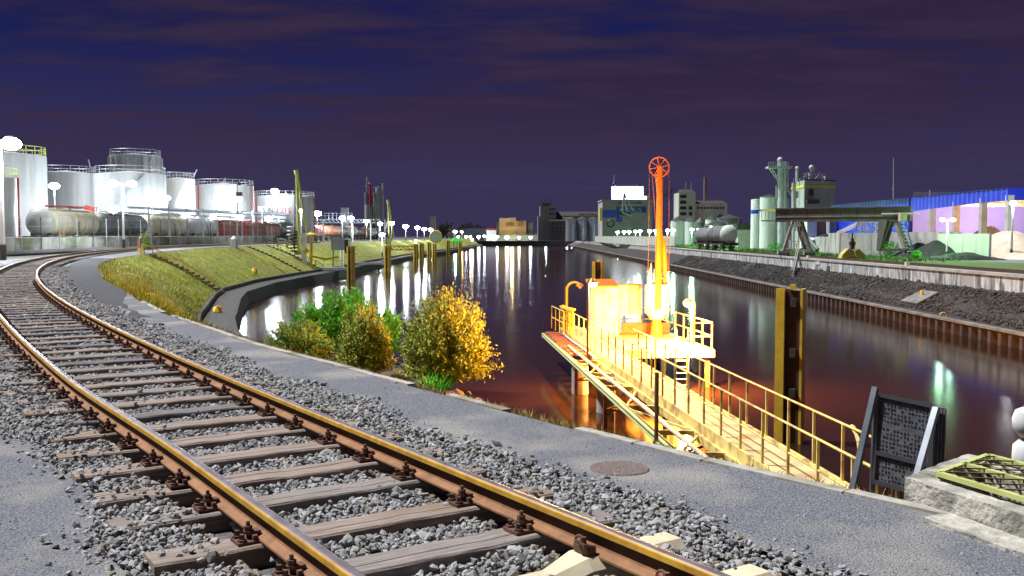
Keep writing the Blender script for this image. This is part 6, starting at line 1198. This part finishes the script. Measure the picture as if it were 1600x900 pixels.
D = 520; E = T('slab_tower', 'pale slab tower standing alone beyond the last far lamps', 'tower', (X(676, D), D, 0)); B(E).bx((X(672, D), D, -1), (X(680, D), D + 5, Z(338, D))).ob('shaft', M('slab_white', (.42, .47, .44), (.35, .4, .37), .3, .8, stretch=(1, 1, .2)), E); B(E).bx((X(671.7, D), D - .2, Z(338, D)), (X(680.5, D), D + 5.2, Z(337, D))).ob('cap', DARKST, E)
D = 300; E = T('blue_box_tower', 'small pale box house on the pipe rack before the process tower', 'building', (X(538, D), D, 0)); B(E).bx((X(533, D), D, .4), (X(543, D), D + 3, Z(325, D))).ob('wall', PALEB, E); B(E).bx((X(532.6, D), D - .1, Z(325, D)), (X(543.4, D), D + 3.1, Z(324.4, D))).ob('roof', GALV, E)
# dark trees beyond the canal end
DT = M('far_foliage', (.045, .055, .04), (.025, .03, .025), 30., .9, attr='rnd')
for i, (px, w, yt, D) in enumerate(((698, 8, 348, 560), (705, 7, 351, 565), (724, 12, 350, 760), (735, 14, 348, 770), (746, 10, 351, 765), (690, 8, 352, 540))):
    z0 = -1.3; h = Z(yt, D) - z0; x = X(px, D); rr = w * D / 1500 * .6; E = T('tree', 'dark tree beyond the canal end, %s' % ['tall one right of the slab tower', 'lower one right of the slab tower', 'left of the group over the flat hall', 'tallest of the group over the flat hall', 'right of the group over the flat hall', 'small one touching the slab tower'][i], 'tree', (x, D, z0), 'dark trees at the far end')
    B(E).cyl((x, D, z0), (x, D, z0 + h * .6), .4, .15, n=6).ob('trunk', STEM, E)
    n = 900; cl3 = rng.normal(0, 1, (14, 3)); cl3 /= np.linalg.norm(cl3, axis=1)[:, None]; cen = cl3 * np.array([rr * .75, rr * .75, h * .3]); k_ = rng.integers(0, 14, n); L_ = cen[k_] + rng.normal(0, 1, (n, 3)) * np.array([rr * .28, rr * .28, h * .1]) + np.array([0, 0, h * .62])
    o = instances('crown', DT, bvq, [(0, 1, 2, 3)], L_, rng.uniform(0, 6, (n, 3)), np.full((n, 3), 1.), attr='rnd'); o.parent = E
# green lit patch of bank and green canopies
E = T('green_canopy', 'bright green sloping canopy frame over the far left water edge', 'canopy', P(713, 376, 340)); GC = M('bright_green', (.05, .5, .05), None, 3., .5)
for k in range(3): B(E).beam(P(706 + 6 * k, 378, 340), P(711 + 5 * k, 372 + k, 344), 1.2, .3).ob('roof_panel', GC, E)
for px in (709, 714, 719): B(E).beam((X(px, 341), 341, -2.5), P(px, 375, 341), .3, .3).ob('post', GC, E)
